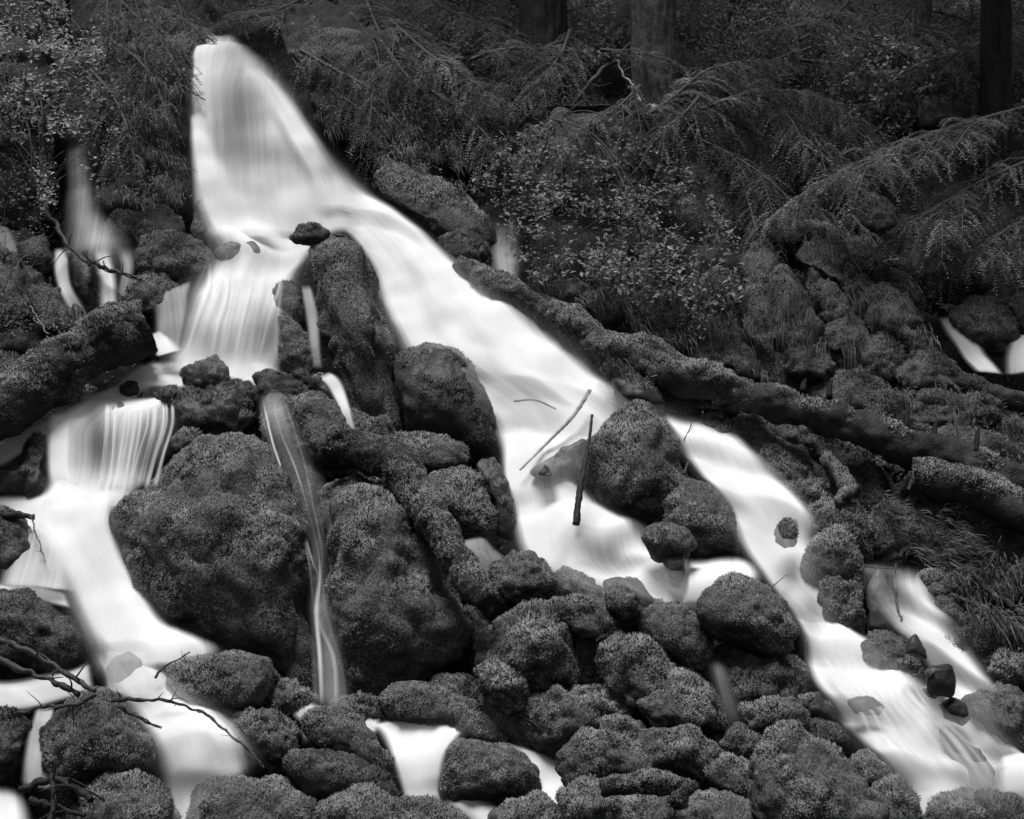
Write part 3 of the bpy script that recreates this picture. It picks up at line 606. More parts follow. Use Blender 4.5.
B([(464,612),(486,608),(494,640),(488,690),(470,694),(458,664)], "dark rock standing in for the cleft shadow right of the smooth central giant", .5, off=0.1, mossmat=M_MOSSD)  # dark rock filling a spot that is only shadow

# rocks in the main stream
B([(586,447),(603,422),(624,408),(646,405),(666,424),(678,446),(676,470),(692,484),(700,505),(690,522),(660,532),(628,526),(606,512),(590,482)],
  "largest dark mossy rock standing in the lower main stream, beside the upright broken stick", .95, off=-0.25, thick=1.05, lump=1.0, mossmat=M_MOSS)
B([(672,505),(688,482),(706,488),(726,512),(739,540),(735,554),(710,556),(688,546),(674,528)], "mossy lobe joined to the right foot of the largest stream rock", 1.05, off=-0.4, lump=.5)
B([(642,540),(652,527),(672,524),(688,530),(692,546),(684,560),(656,560)], "mossy cap on a narrow stem in front of the largest stream rock", 1.1, off=-0.5, merge=False, lump=.4)
B([(660,552),(686,552),(685,575),(680,592),(670,588)], "bare wet stem under the mossy cap in the stream", .1, off=-0.46, thick=.45, lump=.5, merge=False, mat=M_WET, name="wet_boulder")
B([(745,552),(760,550),(780,560),(782,582),(772,594),(756,586)], "dark wet wedge in the stream between two white chutes", .1, off=-0.1, mat=M_WET, name="wet_boulder")
B([(778,524),(786,518),(795,523),(797,542),(788,548),(778,543)], "tiny mossy stump of rock alone in the right hand chute", .8, off=-0.5, merge=False)
B([(612,378),(640,374),(660,388),(664,408),(640,412),(616,398)], "dark rock sheltered beneath the leaning mossy log", .15, off=-0.3, merge=False, mat=M_WET, name="wet_boulder", lump=.4)
B([(804,564),(812,542),(832,530),(850,536),(859,560),(858,590),(840,600),(815,592),(803,580)], "round mossy head of the mushroom shaped rock by the right chute", 1.1, off=-0.3, lump=.4, thick=1.1)
B([(818,585),(838,576),(858,588),(863,630),(856,648),(832,642),(818,612)], "mossy stem under the round head of the mushroom shaped rock", 1.0, off=-0.25, lump=.8)
B([(862,652),(872,636),(892,636),(911,650),(922,666),(918,686),(900,686),(876,674)], "mossy oval boulder splitting the lower right stream", 1.05, off=-0.25, lump=.6)
B([(926,672),(930,664),(952,664),(955,674),(955,694),(950,698),(930,698),(926,692)], "squared black block of rock in the lower right stream", 0.1, off=-0.5, merge=False, mat=M_WET, name="wet_boulder", lump=.3, box=.6)
B([(936,704),(950,697),(966,702),(972,716),(962,726),(944,718)], "flat dark stone just below the squared black block", 0, off=-0.36, merge=False, mat=M_WET, name="wet_boulder", lump=.4)

# moss heap, centre bottom
B([(486,592),(494,564),(518,555),(544,560),(562,576),(566,596),(535,604),(500,606)], "topmost moss hump of the central heap, next to the drowned stone", 1.05, off=-0.35, merge=False)
B([(548,580),(562,570),(582,574),(596,592),(598,606),(570,606)], "mossy shoulder right of the topmost hump on the heap", 1.0, off=-0.32, merge=False, lump=.7)
B(ell(504,598,19,19), "round woolly ball of moss on the left side of the central heap", 1.2, off=-0.35, lump=.5)
B([(494,622),(520,610),(550,604),(580,596),(606,598),(616,618),(606,638),(584,640),(556,626),(520,632),(500,640)], "long mossy bar lying across the top of the central heap", 1.05, off=-0.45, merge=False, lump=.8)
B([(478,654),(494,630),(524,614),(552,610),(570,618),(574,646),(582,668),(570,688),(542,690),(516,692),(494,680),(480,668)], "big square faced mossy block in the centre of the heap", 1.0, off=-0.55, lump=1.0, box=.7)
B([(570,624),(580,622),(592,652),(600,680),(588,690),(578,668)], "thin upright mossy slab beside the square faced block", .95, off=-0.4)
B([(476,672),(490,660),(508,664),(524,688),(524,708),(506,710),(488,694)], "shaggy egg of moss at the lower left corner of the square faced block", 1.2, off=-0.65, lump=.6)
B([(520,704),(556,690),(588,698),(606,716),(594,736),(562,758),(536,748),(516,724)], "sloping mossy rock under the square faced block, above the bottom pool", 1.0, off=-0.35)
B([(560,706),(588,690),(625,700),(634,716),(606,722),(580,722)], "narrow mossy shelf between the sloping rock and the coiled hump", .95, off=-0.35)
B([(600,580),(616,576),(640,580),(655,600),(650,608),(622,602),(604,594)], "bare black rock at the edge of the white water above the heap", .15, off=-0.4, merge=False, mat=M_WET, name="wet_boulder", lump=.6)
B([(640,604),(656,598),(668,604),(664,612),(646,612)], "tiny black stone at the tail of the bare black rock", .1, off=-0.3, merge=False, mat=M_WET, name="wet_boulder", lump=.4)
B([(606,592),(620,584),(636,592),(640,612),(624,622),(608,612)], "mossy knob leaning on the bare black rock", 1.05, off=-0.5, merge=False, lump=.7)
B([(636,616),(656,606),(682,612),(704,634),(713,660),(700,674),(676,664),(650,650)], "heavy mossy boulder overhanging the thin side trickle", 1.05, off=-0.4, lump=.8)
B([(590,648),(612,634),(640,640),(664,660),(690,676),(712,704),(722,728),(700,738),(660,726),(622,706),(596,684)], "wide sagging slope of moss under the overhanging boulder", 1.05, off=-0.4, lump=1.1, fuzz=1.1)
B([(640,704),(662,694),(690,702),(706,722),(690,734),(660,726)], "fold of moss at the foot of the wide sagging slope", 1.0, off=-0.55, lump=.7)
B([(692,612),(704,590),(730,578),(760,582),(784,600),(794,626),(790,652),(768,660),(740,646),(708,640)], "biggest dome of moss right of centre, standing against the right chute", 1.1, off=-0.42, merge=False, thick=1.1, lump=.7)
B([(716,652),(744,648),(776,656),(800,684),(802,716),(778,738),(746,728),(724,696)], "shadowed mossy bulk beneath the biggest dome", .95, off=-0.2, lump=1.1, mossmat=M_MOSSD)
B([(744,712),(764,700),(790,704),(806,716),(800,732),(770,740),(748,732)], "mossy bump under the shadowed bulk right of the side trickle", 1.0, off=-0.5)
B([(562,770),(568,748),(588,735),(618,738),(640,754),(648,776),(614,782),(584,790),(566,792)], "coiled hump of moss like a ram's horn at the bottom of the heap", 1.1, off=-0.6, lump=.7)
B([(580,724),(600,718),(632,722),(652,736),(648,752),(620,744),(592,738)], "mossy ridge just above the coiled hump", 1.05, off=-0.4, lump=.7)
B([(634,748),(658,728),(690,731),(716,746),(723,766),(704,778),(672,774),(648,772)], "blunt mossy boulder with shaded underside right of the coiled hump", 1.05, off=-0.5)
B([(560,796),(584,784),(612,792),(626,812),(622,850),(566,850)], "mossy lump under the short moss covered branch on the bottom edge", 1.1, off=-0.75)
B([(622,806),(648,794),(676,800),(684,826),(676,850),(626,850)], "rounded moss in the crook of the short moss covered branch", 1.05, off=-0.65, lump=.5)
B([(676,806),(696,792),(724,796),(752,812),(764,850),(676,850)], "pale mossy slope on the bottom edge right of the short branch", 1.1, off=-0.6, lump=.5)
B([(700,774),(722,752),(748,764),(774,788),(786,815),(770,835),(740,800)], "mossy slope between the blunt boulder and the creased rock", 1.05, off=-0.45)
B([(724,744),(738,728),(756,736),(758,756),(740,764)], "leafy tuft of moss above the creased bottom rock", 1.1, off=-0.5)
B([(752,750),(772,731),(800,728),(824,740),(848,760),(872,790),(892,820),(892,860),(770,860),(752,800)], "large creased rock on the bottom edge with a sharp straight edge along its right", 1.0, off=-0.65, lump=.8, box=.75)
B([(850,766),(868,753),(884,768),(896,790),(880,800),(862,786)], "woolly clump behind the sharp edge of the creased rock", 1.2, off=-0.35, lump=.6)
B([(872,792),(892,782),(910,800),(918,830),(900,850),(884,824)], "second woolly clump lower down the sharp edge, by the bottom right water", 1.1, off=-0.4)
B([(800,730),(822,722),(842,734),(844,750),(826,750)], "small dark mossy cobble above the sharp edged rock", .8, off=-0.3, mossmat=M_MOSSD)
B([(798,696),(816,692),(832,704),(838,722),(818,724),(802,716)], "bare wet rock at the left bank of the lower right stream", .2, off=-0.2, mat=M_WET, name="wet_boulder")
B([(842,722),(850,720),(862,736),(868,756),(852,752),(843,744)], "thin wet stone beside the small dark cobble", .1, off=-0.1, mat=M_WET, name="wet_boulder")
B([(922,824),(940,802),(965,794),(986,806),(1002,828),(1000,850),(924,850)], "low grassy mossed rock on the bottom edge in the lower right stream", 1.1, off=-0.3, lump=.5)
B([(976,794),(1000,798),(1040,814),(1040,850),(990,840)], "dark mossy rock cut by the bottom right corner", .9, off=-0.35, mossmat=M_MOSSD)
B([(384,702),(394,688),(415,685),(440,694),(470,706),(498,724),(506,746),(482,742),(450,732),(415,722),(390,719)], "long mossy hump like a sleeping seal above the bottom pool", 1.1, off=-0.3, lump=.5)
B([(420,692),(440,677),(462,680),(488,694),(500,712),(476,714),(448,700)], "mossy hump behind the long seal shaped one", 1.05, off=-0.15, lump=.5)
B([(443,772),(450,748),(465,741),(490,745),(515,755),(531,768),(534,790),(520,806),(494,811),(464,805),(445,796)], "mossy boulder with flat wet top standing alone in the bottom pool", .95, off=-0.3, thick=1.0, lump=.5)
B([(304,724),(318,711),(342,710),(360,722),(372,742),(390,758),(399,782),(384,786),(362,770),(340,757),(320,746)], "mossy boulder at the foot of the thin trickle, left of the bottom pool", 1.05, off=-0.3, lump=.6)
B([(286,764),(302,751),(330,755),(362,763),(386,777),(404,802),(390,811),(350,806),(310,796)], "dark ledge rock under the trickle foot boulder, water film on its left", .5, off=-0.35, mat=M_WET, mossmat=M_MOSSD, lump=.6)
B([(318,806),(340,795),(370,793),(396,804),(402,850),(320,850)], "mossy boulder on the bottom edge below the dark ledge rock", 1.1, off=-0.55, lump=.5)
B([(384,812),(410,803),(440,808),(466,818),(462,850),(384,850)], "flat mossy boulder on the bottom edge left of the lone pool boulder", 1.1, off=-0.5, lump=.5)
B([(494,816),(516,802),(540,800),(562,815),(566,850),(496,850)], "grassy moss hump on the bottom edge right of the lone pool boulder", 1.1, off=-0.45, lump=.6)

# right bank
B([(966,704),(982,690),(1004,690),(1030,700),(1036,756),(1002,750),(980,722)], "clumped mossy rock at the right edge beside the lower right stream", 1.0, off=-0.3, lump=1.2)
B([(990,672),(1000,656),(1026,654),(1036,685),(1000,690)], "round moss ball at the right edge above the clumped rock", 1.1, off=-0.2, lump=.4)
B([(915,640),(926,606),(950,600),(980,612),(1000,640),(992,672),(960,690),(935,680)], "large dark mossy bulk on the right bank above the squared black block", .8, off=-0.05, mossmat=M_MOSSD)
B(ell(940,590,20,15), "fuzzy round moss cushion at the top of the small right fall", 1.15, off=-0.3, lump=.4)
B([(990,590),(1004,578),(1030,576),(1036,604),(1006,610)], "mossy rock among the roots at the right edge", .9, off=-0.15, mossmat=M_MOSSD)
B([(812,526),(820,506),(838,502),(856,512),(868,532),(868,556),(850,552),(824,540)], "mossy rock leaning over the head of the mushroom rock", 1.0, off=-0.3)
B([(868,530),(880,512),(904,520),(918,546),(912,568),(890,566),(872,552)], "dull mossy rock above the small right fall", .85, off=-0.1, mossmat=M_MOSSD)
B([(762,452),(778,448),(790,462),(792,490),(784,515),(768,500)], "upright moss pillar on the right bank of the chute", 1.05, off=-0.2, lump=1.1)
B([(786,462),(800,455),(812,476),(814,504),(800,520),(788,500)], "second moss pillar touching the first, farther from the chute", .95, off=-0.1, lump=1.1)
B([(702,424),(712,414),(726,416),(740,434),(744,458),(736,470),(720,456),(706,440)], "oval mossy stone on the bank where the chute bends, lichen grey", .8, off=-0.15, lump=.4)
B([(668,412),(672,396),(686,392),(696,404),(694,420),(678,426)], "small round moss lump under the leaning log, at the head of the chute", 1.1, off=-0.15, lump=.5)
B([(698,410),(704,396),(724,391),(748,400),(760,420),(746,430),(724,412)], "pale mossy hump below the middle of the leaning log", 1.1, off=-0.25, lump=.6)
B([(738,420),(754,416),(772,440),(776,470),(764,478),(748,456)], "ferny moss column between the pale hump and the upright pillar", 1.0, off=-0.15, lump=1.0)
B([(738,452),(752,458),(766,480),(776,510),(764,510),(748,486)], "hanging curtain of moss over the right bank of the chute", 1.0, off=-0.1, lump=1.0)
B([(836,436),(856,428),(884,440),(916,462),(920,486),(890,488),(852,468)], "bushy moss bank under the bare part of the long log", 1.1, off=0.0, lump=1.2)
B([(764,428),(786,420),(820,432),(846,450),(838,468),(800,452)], "shaded mossy bank directly under the bare middle of the long log", .9, off=0.0, mossmat=M_MOSSD, lump=1.0)
B([(810,396),(830,378),(860,376),(886,388),(905,410),(906,432),(870,424),(835,412)], "broad low mossy boulder resting behind the long log", 1.05, off=0.15, mossmat=M_MOSSD, lump=.4)
B([(686,372),(700,340),(730,332),(756,354),(770,384),(748,386),(716,374)], "mossy ramp behind the middle of the leaning log", .9, drape=.25, off=0.1, mossmat=M_MOSSD)
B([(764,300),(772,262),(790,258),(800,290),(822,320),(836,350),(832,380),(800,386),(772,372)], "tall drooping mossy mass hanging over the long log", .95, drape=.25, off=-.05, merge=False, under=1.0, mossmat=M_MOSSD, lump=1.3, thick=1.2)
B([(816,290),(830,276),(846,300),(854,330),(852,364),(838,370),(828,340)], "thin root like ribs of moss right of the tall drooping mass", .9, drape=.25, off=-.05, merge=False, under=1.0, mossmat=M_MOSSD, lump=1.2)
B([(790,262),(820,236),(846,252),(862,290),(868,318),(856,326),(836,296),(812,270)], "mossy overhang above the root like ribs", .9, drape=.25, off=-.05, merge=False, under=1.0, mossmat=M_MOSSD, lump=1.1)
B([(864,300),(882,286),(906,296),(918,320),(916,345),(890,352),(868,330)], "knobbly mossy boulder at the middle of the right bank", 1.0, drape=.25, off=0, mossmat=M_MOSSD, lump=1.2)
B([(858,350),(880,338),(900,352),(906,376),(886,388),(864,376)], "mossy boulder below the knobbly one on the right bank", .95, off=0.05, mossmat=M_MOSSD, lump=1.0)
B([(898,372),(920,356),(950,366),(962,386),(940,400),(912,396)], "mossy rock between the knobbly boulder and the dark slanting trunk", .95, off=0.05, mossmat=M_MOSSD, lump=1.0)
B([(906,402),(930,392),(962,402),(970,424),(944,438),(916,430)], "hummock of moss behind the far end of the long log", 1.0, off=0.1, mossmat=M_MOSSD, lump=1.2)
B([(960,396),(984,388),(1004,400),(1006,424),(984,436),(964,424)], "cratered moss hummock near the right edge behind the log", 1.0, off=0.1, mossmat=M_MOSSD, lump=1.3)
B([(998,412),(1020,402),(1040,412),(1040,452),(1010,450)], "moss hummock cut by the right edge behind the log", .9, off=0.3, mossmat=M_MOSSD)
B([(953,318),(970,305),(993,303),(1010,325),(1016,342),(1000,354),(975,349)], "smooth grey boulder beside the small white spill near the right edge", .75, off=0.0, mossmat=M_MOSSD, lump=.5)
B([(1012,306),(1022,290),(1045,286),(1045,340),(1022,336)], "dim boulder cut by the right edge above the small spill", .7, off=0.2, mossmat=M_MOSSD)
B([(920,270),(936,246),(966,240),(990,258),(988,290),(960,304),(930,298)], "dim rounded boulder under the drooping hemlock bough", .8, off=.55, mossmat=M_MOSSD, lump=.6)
B([(840,214),(866,198),(892,206),(900,226),(874,236),(848,232)], "faint rounded rock behind the hemlock bough tips", .7, off=0.9, mossmat=M_MOSSD, lump=.5)
B([(902,120),(920,98),(950,92),(978,100),(982,116),(950,128),(916,134)], "black hollow rock among bushes near the dark right tree", .3, off=0.6, mossmat=M_MOSSD)
B([(870,490),(900,496),(960,510),(1000,530),(1004,560),(960,566),(916,552),(884,520)], "low ferny mound under the hollow log on the right bank", 1.0, off=0.05, mossmat=M_MOSSD, lump=1.0)

# upper part
B([(377,182),(389,167),(405,165),(426,180),(452,190),(480,214),(493,236),(486,252),(460,250),(438,236),(414,216),(391,202)], "sloping mossy boulder on the right bank of the upper fall", .95, off=-0.15, lump=.6)
B([(440,240),(460,232),(484,242),(486,262),(466,272),(446,262)], "dark undercut rock below the sloping upper bank boulder", .5, off=-0.05, mossmat=M_MOSSD)
B(ell(570,294,17,12), "dim rounded stone behind the upper part of the leaning log", .8, off=0.25, mossmat=M_MOSSD, lump=.4)
B([(94,150),(104,60),(130,30),(170,40),(186,80),(190,150),(188,215),(170,235),(130,232),(104,215)], "dark mossy cliff left of the top fall, hung with ferns", .8, off=-0.35, thick=.9, mossmat=M_MOSSD, lump=1.4, name="mossy_cliff", cat="cliff", group=None)
B([(172,46),(184,36),(198,38),(207,52),(202,62),(184,66)], "jutting dark rock at the lip of the top fall", .7, off=-0.75, mossmat=M_MOSSD)
B([(-30,60),(20,30),(60,60),(66,150),(62,220),(30,240),(-30,240)], "dark rock wall behind the pale leafed bush at the upper left", .5, off=0.1, thick=.8, mossmat=M_MOSSD, lump=1.2, name="rock_wall", cat="rock wall", group=None)
B([(280,26),(330,10),(420,60),(460,120),(470,170),(430,176),(390,160),(350,150),(310,100)], "shadowed earthy bank covered in twigs right of the top fall", .7, off=0.3, thick=.3, mossmat=M_MOSSD, lump=1.3, name="mossy_bank", cat="bank", group=None)
B([(470,180),(540,110),(640,110),(720,170),(750,260),(730,330),(650,340),(560,300),(500,280)], "dark overhung earth bank behind the leafy creeper bush", .6, off=0.4, thick=.22, mossmat=M_MOSSD, lump=1.3, name="mossy_bank", cat="bank", group=None)

M_SNAG = mat_rock("snag_wood", 0.006, 0.02, 0.8, 0.1, 20.0)
# ------------------------------------------------------------------ logs and dead wood
log("mossy_log", [(-70,446),(0,408),(42,380),(76,360),(88,352),(112,338),(146,326)], [26,27,29,27,23,31,25], "fat fallen log smothered in moss at the left edge, pinched near its far end", off=-0.5, lump=.35, lf=3.2, sides=72, group="fallen logs", fuzz=1.2)
log("mossy_root", [(330,440),(365,452),(393,462),(412,490),(434,520),(456,556),(474,588),(486,604)], [15,17,19,17,17,16,14,10], "arching moss covered root draped over the smooth central giant", off=-0.72, lump=.35, lf=5, cat="root")
log("long_log", [(458,264,-.2),(494,283,-.22),(535,308,-.22),(580,332,-.25),(620,348,-.3),(660,364,-.38),(700,380,-.45),(745,392),(790,406),(850,426),(910,446),(970,464),(1050,492)], [8,11,14,16,19,21,20,18,17,16,17,17,17], "long leaning log across the right bank, moss wrapped above and bare with snags below", off=-0.5, mat=M_DARKWOOD, lump=.75, lf=2.6, sides=56, group="fallen logs", fade=(700,830))

for sx, sy, h in ((757,376,16),(803,388,9),(829,394,14),(848,404,10),(906,424,22),(934,435,16),(976,448,20)):
    a = Acc(); p = ppath([(sx,sy+4,-.62),(sx+1,sy-h*.5,-.62),(sx+3,sy-h,-.62)]); a.tube(p, np.array([3.4,2.4,1.0])*float(G(sx,sy))/F, n=8, sides=7, lump=.4, lf=15)
    a.build("broken_snag", M_SNAG, bpy.data.objects["long_log"])
log("hollow_log", [(912,474),(935,478),(965,484),(1000,500),(1050,528)], [15,18,18,18,18], "short hollow log below the long bare one at the right edge", off=-0.5, mat=M_DARKWOOD, moss=.6, mossmat=M_MOSS, lump=.3, lf=4, group="fallen logs", fuzz=.6)
log("mossy_branch", [(600,788),(630,785),(662,783),(680,787)], [8,9,9,9], "short moss covered branch with a bent end on the bottom moss heap", off=-1.0, lump=.25, lf=8, cat="branch", fuzz=1.2, sides=24)
log("mossy_branch", [(684,784),(680,796),(674,806)], [8,8,6], "stubby mossy fork turned down from the short branch end", off=-1.0, lump=.25, lf=8, cat="branch", fuzz=1.2, sides=24)
log("rotten_stump", [(850,492),(838,472),(826,458)], [8,8,7], "short pale snapped stub poking up under the long log", off=-0.35, mat=M_BARK, moss=.4, lump=.3, lf=9, cat="stump", sides=24)
log("rotten_stump", [(836,502),(846,492),(854,487)], [4,5,4], "smaller snapped stub lying beside the pale one", off=-0.4, mat=M_BARK, moss=.3, lump=.3, lf=9, cat="stump", sides=20)
twig([(576,524,-.55),(580,490,-.6),(587,452,-.6)], (5.5,3.6), "upright broken stick standing in the white water by the largest stream rock", name="broken_stick", mat=M_DARKWOOD, cat="stick")
twig([(587,453,-.6),(590,434,-.6),(592,415,-.6)], (2.6,2.0), "thin splinter rising from the top of the upright broken stick", name="broken_stick", mat=M_DARKWOOD, cat="stick")
twig([(520,470,-.28),(552,438,-.3),(574,415,-.34),(590,390,-.4)], (1.6,3.4), "pale driftwood stick lying in the main stream, its snapped end raised", name="driftwood", mat=M_PALEWOOD, cat="driftwood")
twig([(514,401,-.3),(535,400,-.34),(556,409,-.28)], (2,1.2), "thin curved driftwood twig washed by the main stream", name="driftwood", mat=M_PALEWOOD, cat="driftwood")
twig([(300,202,-.3),(330,208,-.3),(352,214,-.3)], (1.8,1.0), "pale twig caught under the top fall", name="driftwood", mat=M_PALEWOOD, cat="driftwood")
twig([(-20,632,-.5),(20,648,-.55),(60,670,-.55),(95,691,-.6)], (4.5,3.2), "upper of two dark branches reaching the peaked boulder from the left edge", side=6)
twig([(-20,655,-.45),(30,672,-.5),(60,684,-.5),(80,694,-.5)], (4.5,4), "thicker lower dark branch broken off short of the peaked boulder", side=3)
twig([(14,714,-.4),(45,707,-.5),(72,704,-.6),(96,694,-.65)], (2,3), "thin bare branch left of the peaked boulder, over the narrow fall", side=6)
twig([(112,700,-.6),(140,700,-.6),(172,702,-.55),(205,714,-.45)], (3.2,1.6), "thorny bare branch crossing the stream right of the peaked boulder", side=12)
twig([(205,714,-.45),(232,735,-.5),(250,752,-.5),(266,768,-.5)], (2,1.2), "thin curved twig dangling over the bottom left fall", side=4)
twig([(118,706,-.6),(140,718,-.55),(162,728,-.5)], (3,2), "short broken branch pointing into the bottom left fall", side=4)
twig([(155,678,-.5),(163,668,-.5),(178,660,-.5),(190,652,-.5)], (1.8,1), "single thin twig rising from the pointed end of the rounded boulder", side=1)
twig([(-20,518,-.25),(10,515,-.3),(35,517,-.3)], (6,4), "stub of broken branch at the left edge over the dark ledge", name="broken_branch", mat=M_DARKWOOD)
twig([(30,516,-.35),(38,540,-.35),(46,562,-.35)], (1.2,.7), "fine twig hanging in the left stream below the broken stub", side=5)
twig([(38,190,-.3),(55,225,-.3),(75,252,-.35),(90,266,-.35)], (4,2.6), "slanting dead branch across the small left fall", side=4)
twig([(85,252,-.35),(100,266,-.4),(120,273,-.4),(142,280,-.4)], (3.4,2.2), "twiggy dead branch lying above the wide mossy dome", side=10)
twig([(76,328,-.4),(90,318,-.45),(102,310,-.45)], (3,1.6), "dark hooked twig on top of the fallen mossy log", side=2)
twig([(30,306,-.4),(40,322,-.4),(48,334,-.4)], (1.2,.8), "pale straw leaning on the dark hump at the left edge", mat=M_PALEWOOD)
twig([(896,564,-.3),(895,585,-.3),(897,606,-.3),(902,620,-.3)], (1.6,1.2), "thin dark stick hanging in the small right fall", side=2)
twig([(864,566,-.25),(880,568,-.25),(897,567,-.25)], (1.4,1.1), "level twig across the lip of the small right fall", side=1)
twig([(770,590,-.3),(780,580,-.35),(788,574,-.35)], (1.2,.8), "tiny bent twig at the side of the dark wet wedge")
twig([(742,562,-.25),(755,563,-.25),(768,562,-.25)], (1.2,.8), "tiny level twig over the dark wet wedge")
twig([(684,474,-.4),(688,462,-.4)], (2.2,1.8), "short black peg behind the largest stream rock")
twig([(684,440,-.3),(690,428,-.3),(692,420,-.3)], (.9,.6), "hair thin twig above the right chute", side=2)
twig([(930,560,-.2),(950,558,-.25),(975,575,-.25),(1000,598,-.25),(1040,622,-.25)], (5,4), "long grey root running down the right bank", name="exposed_root", mat=M_BARK, cat="root", side=6)
twig([(960,598,-.3),(985,608,-.3),(1010,622,-.3),(1040,640,-.3)], (4,3.4), "lower grey root at the right edge above the moss ball", name="exposed_root", mat=M_BARK, cat="root", side=4)
twig([(925,470,-.35),(975,482,-.35),(978,500,-.35),(982,520,-.35)], (1.5,1.2), "thin vine hanging down the hollow log", side=2)
twig([(1000,480,-.3),(1012,500,-.3),(1030,512,-.3)], (2.5,1.6), "bent dead branch over the end of the hollow log", side=2)
log("fallen_tree", [(900,334),(935,364),(965,384),(1000,398),(1050,412)], [10,11,11,10,10], "dark slanting fallen tree under the small right spill", off=-.05, mat=M_DARKWOOD, moss=.45, mossmat=M_MOSSD, lump=.4, lf=5, cat="fallen tree", group="fallen logs", sides=30, fuzz=.7)
twig([(868,284,-.0),(900,320,-.1),(925,355,-.1),(945,392,-.1)], (1.6,1.2), "long thin runner trailing over the knobbly boulder", side=6)
twig([(880,300,-.0),(908,340,-.1),(930,370,-.1),(938,398,-.1)], (1.4,1), "second thin runner trailing beside the knobbly boulder", side=5)
twig([(874,272,.1),(884,262,.1),(898,260,.1)], (3.2,2), "pale curved snag above the knobbly boulder", mat=M_PALEWOOD)
twig([(617,60,.0),(624,76,.0),(634,88,.0),(640,100,.0)], (1.8,1.2), "pale crooked twig in front of the furrowed trunk", mat=M_PALEWOOD, side=4)
twig([(637,42,.0),(652,39,.0),(668,42,.0)], (1.5,1.2), "pale level twig touching the furrowed trunk", mat=M_PALEWOOD)
twig([(570,110,.1),(592,80,.1),(625,50,.2),(655,18,.3)], (4,2.4), "dark crooked limb rising toward the furrowed trunk", side=4)
twig([(800,40,.8),(830,20,.8),(870,14,.8),(900,0,.8)], (2.6,1.4), "bare forked twig at the top right among dim bushes", side=10)
twig([(845,38,.8),(868,26,.8),(896,24,.8)], (2.2,1.2), "second bare forked twig under the first at the top right", side=8)
twig([(10,60,-.4),(25,100,-.4),(30,140,-.4),(45,180,-.45),(52,196,-.45)], (2,1), "long hanging pale stem of the bush at the left edge", name="hanging_vine", cat="vine", side=5)
twig([(0,110,-.3),(25,160,-.3),(50,210,-.35)], (1.5,1), "long thin dark stem crossing the left rock wall", name="hanging_vine", cat="vine", side=5)
twig([(178,84,-1.0),(192,92,-1.05),(205,100,-1.1)], (1.2,.8), "tiny twig poking over the left side of the top fall")
twig([(20,790,-.4),(50,780,-.45),(80,790,-.45),(92,800,-.45)], (6,5), "rotten half buried branch at the bottom left corner", name="broken_branch", mat=M_DARKWOOD, side=4)
twig([(50,770,-.5),(54,795,-.5),(50,825,-.5)], (4,4), "upright rotten stub at the bottom left corner", name="broken_branch", mat=M_DARKWOOD, side=2)
twig([(30,800,-.45),(55,806,-.45),(85,815,-.45)], (5,3), "second rotten branch lying lowest in the bottom left corner", name="broken_branch", mat=M_DARKWOOD, side=2)


# further moss of the right bank and small stones of the heap
B([(740,300),(760,270),(776,290),(784,330),(790,380),(770,392),(748,376),(742,340)], "dark hanging fold of moss left of the tall drooping mass", .95, drape=.25, off=-.05, merge=False, under=1.0, mossmat=M_MOSSD)
B([(826,330),(846,316),(866,330),(872,362),(858,380),(836,376)], "mossy pad wedged between the root like ribs and the knobbly boulder", .95, off=0.05, mossmat=M_MOSSD)
B([(884,410),(910,396),(930,420),(926,442),(900,440)], "small mossy pad touching the top of the long log's bare part", .95, off=.1, mossmat=M_MOSSD)
B([(930,430),(960,426),(996,440),(1010,462),(980,462),(944,450)], "mossy shelf behind the last snags of the long log", .95, off=.15, mossmat=M_MOSSD)
B([(776,486),(800,480),(830,486),(838,506),(816,524),(788,512)], "mossy hump between the second moss pillar and the snapped stubs", 1.0, off=-.1)
B([(826,462),(850,466),(876,486),(884,510),(860,512),(836,494)], "mossy slope under the pale snapped stub", 1.0, off=-.1, mossmat=M_MOSSD)
B([(910,556),(940,540),(976,548),(990,570),(960,584),(924,580)], "mossy shelf among ferns above the fuzzy round cushion", .95, off=-.1, mossmat=M_MOSSD)
B([(960,640),(990,622),(1030,630),(1040,660),(1000,668)], "dark moss under the lower grey root at the right edge", .9, off=-.1, mossmat=M_MOSSD)
B([(688,290),(720,270),(744,300),(748,340),(720,350),(694,330)], "shadowed moss behind the lone leafy strand", .9, off=.35, mossmat=M_MOSSD)
B([(580,300),(620,290),(660,310),(680,342),(640,340),(600,326)], "shadowed moss hump behind the upper leaning log", .9, off=.3, mossmat=M_MOSSD)
B([(540,640),(566,636),(590,660),(596,690),(574,694),(552,676)], "mossy filling between the square faced block and the sagging slope", 1.0, off=-.25)
B([(480,700),(504,696),(520,720),(540,748),(520,752),(496,736)], "mossy ramp between the long seal hump and the sloping rock", 1.0, off=-.2)
B([(606,760),(630,764),(650,786),(640,806),(612,792)], "moss plug under the coiled hump's right side", 1.0, off=-.5)
B([(800,752),(830,748),(850,772),(866,800),(850,812),(820,790)], "mossy back of the creased rock below the small dark cobble", 1.0, off=-.4)
B([(560,566),(580,572),(600,590),(596,606),(576,600)], "little mossy step at the water's edge above the heap", 1.0, off=-0.3, merge=False)
B([(262,688),(290,684),(312,700),(306,716),(276,712)], "mossy toe of the shaggy giant in the trickle pool", 1.0, off=-.1)
B([(330,706),(360,700),(388,708),(392,722),(360,726)], "mossy toe of the smooth central giant at the bottom pool", 1.0, off=-.1)
B([(250,388),(290,388),(318,430),(330,500),(336,580),(344,700),(314,704),(304,600),(292,510),(262,440)], "wet dark rock gully carrying the thin trickle between the two giants", .1, off=.1, thick=.5, mat=M_WET, name="wet_boulder", facet=.3, lump=.5)
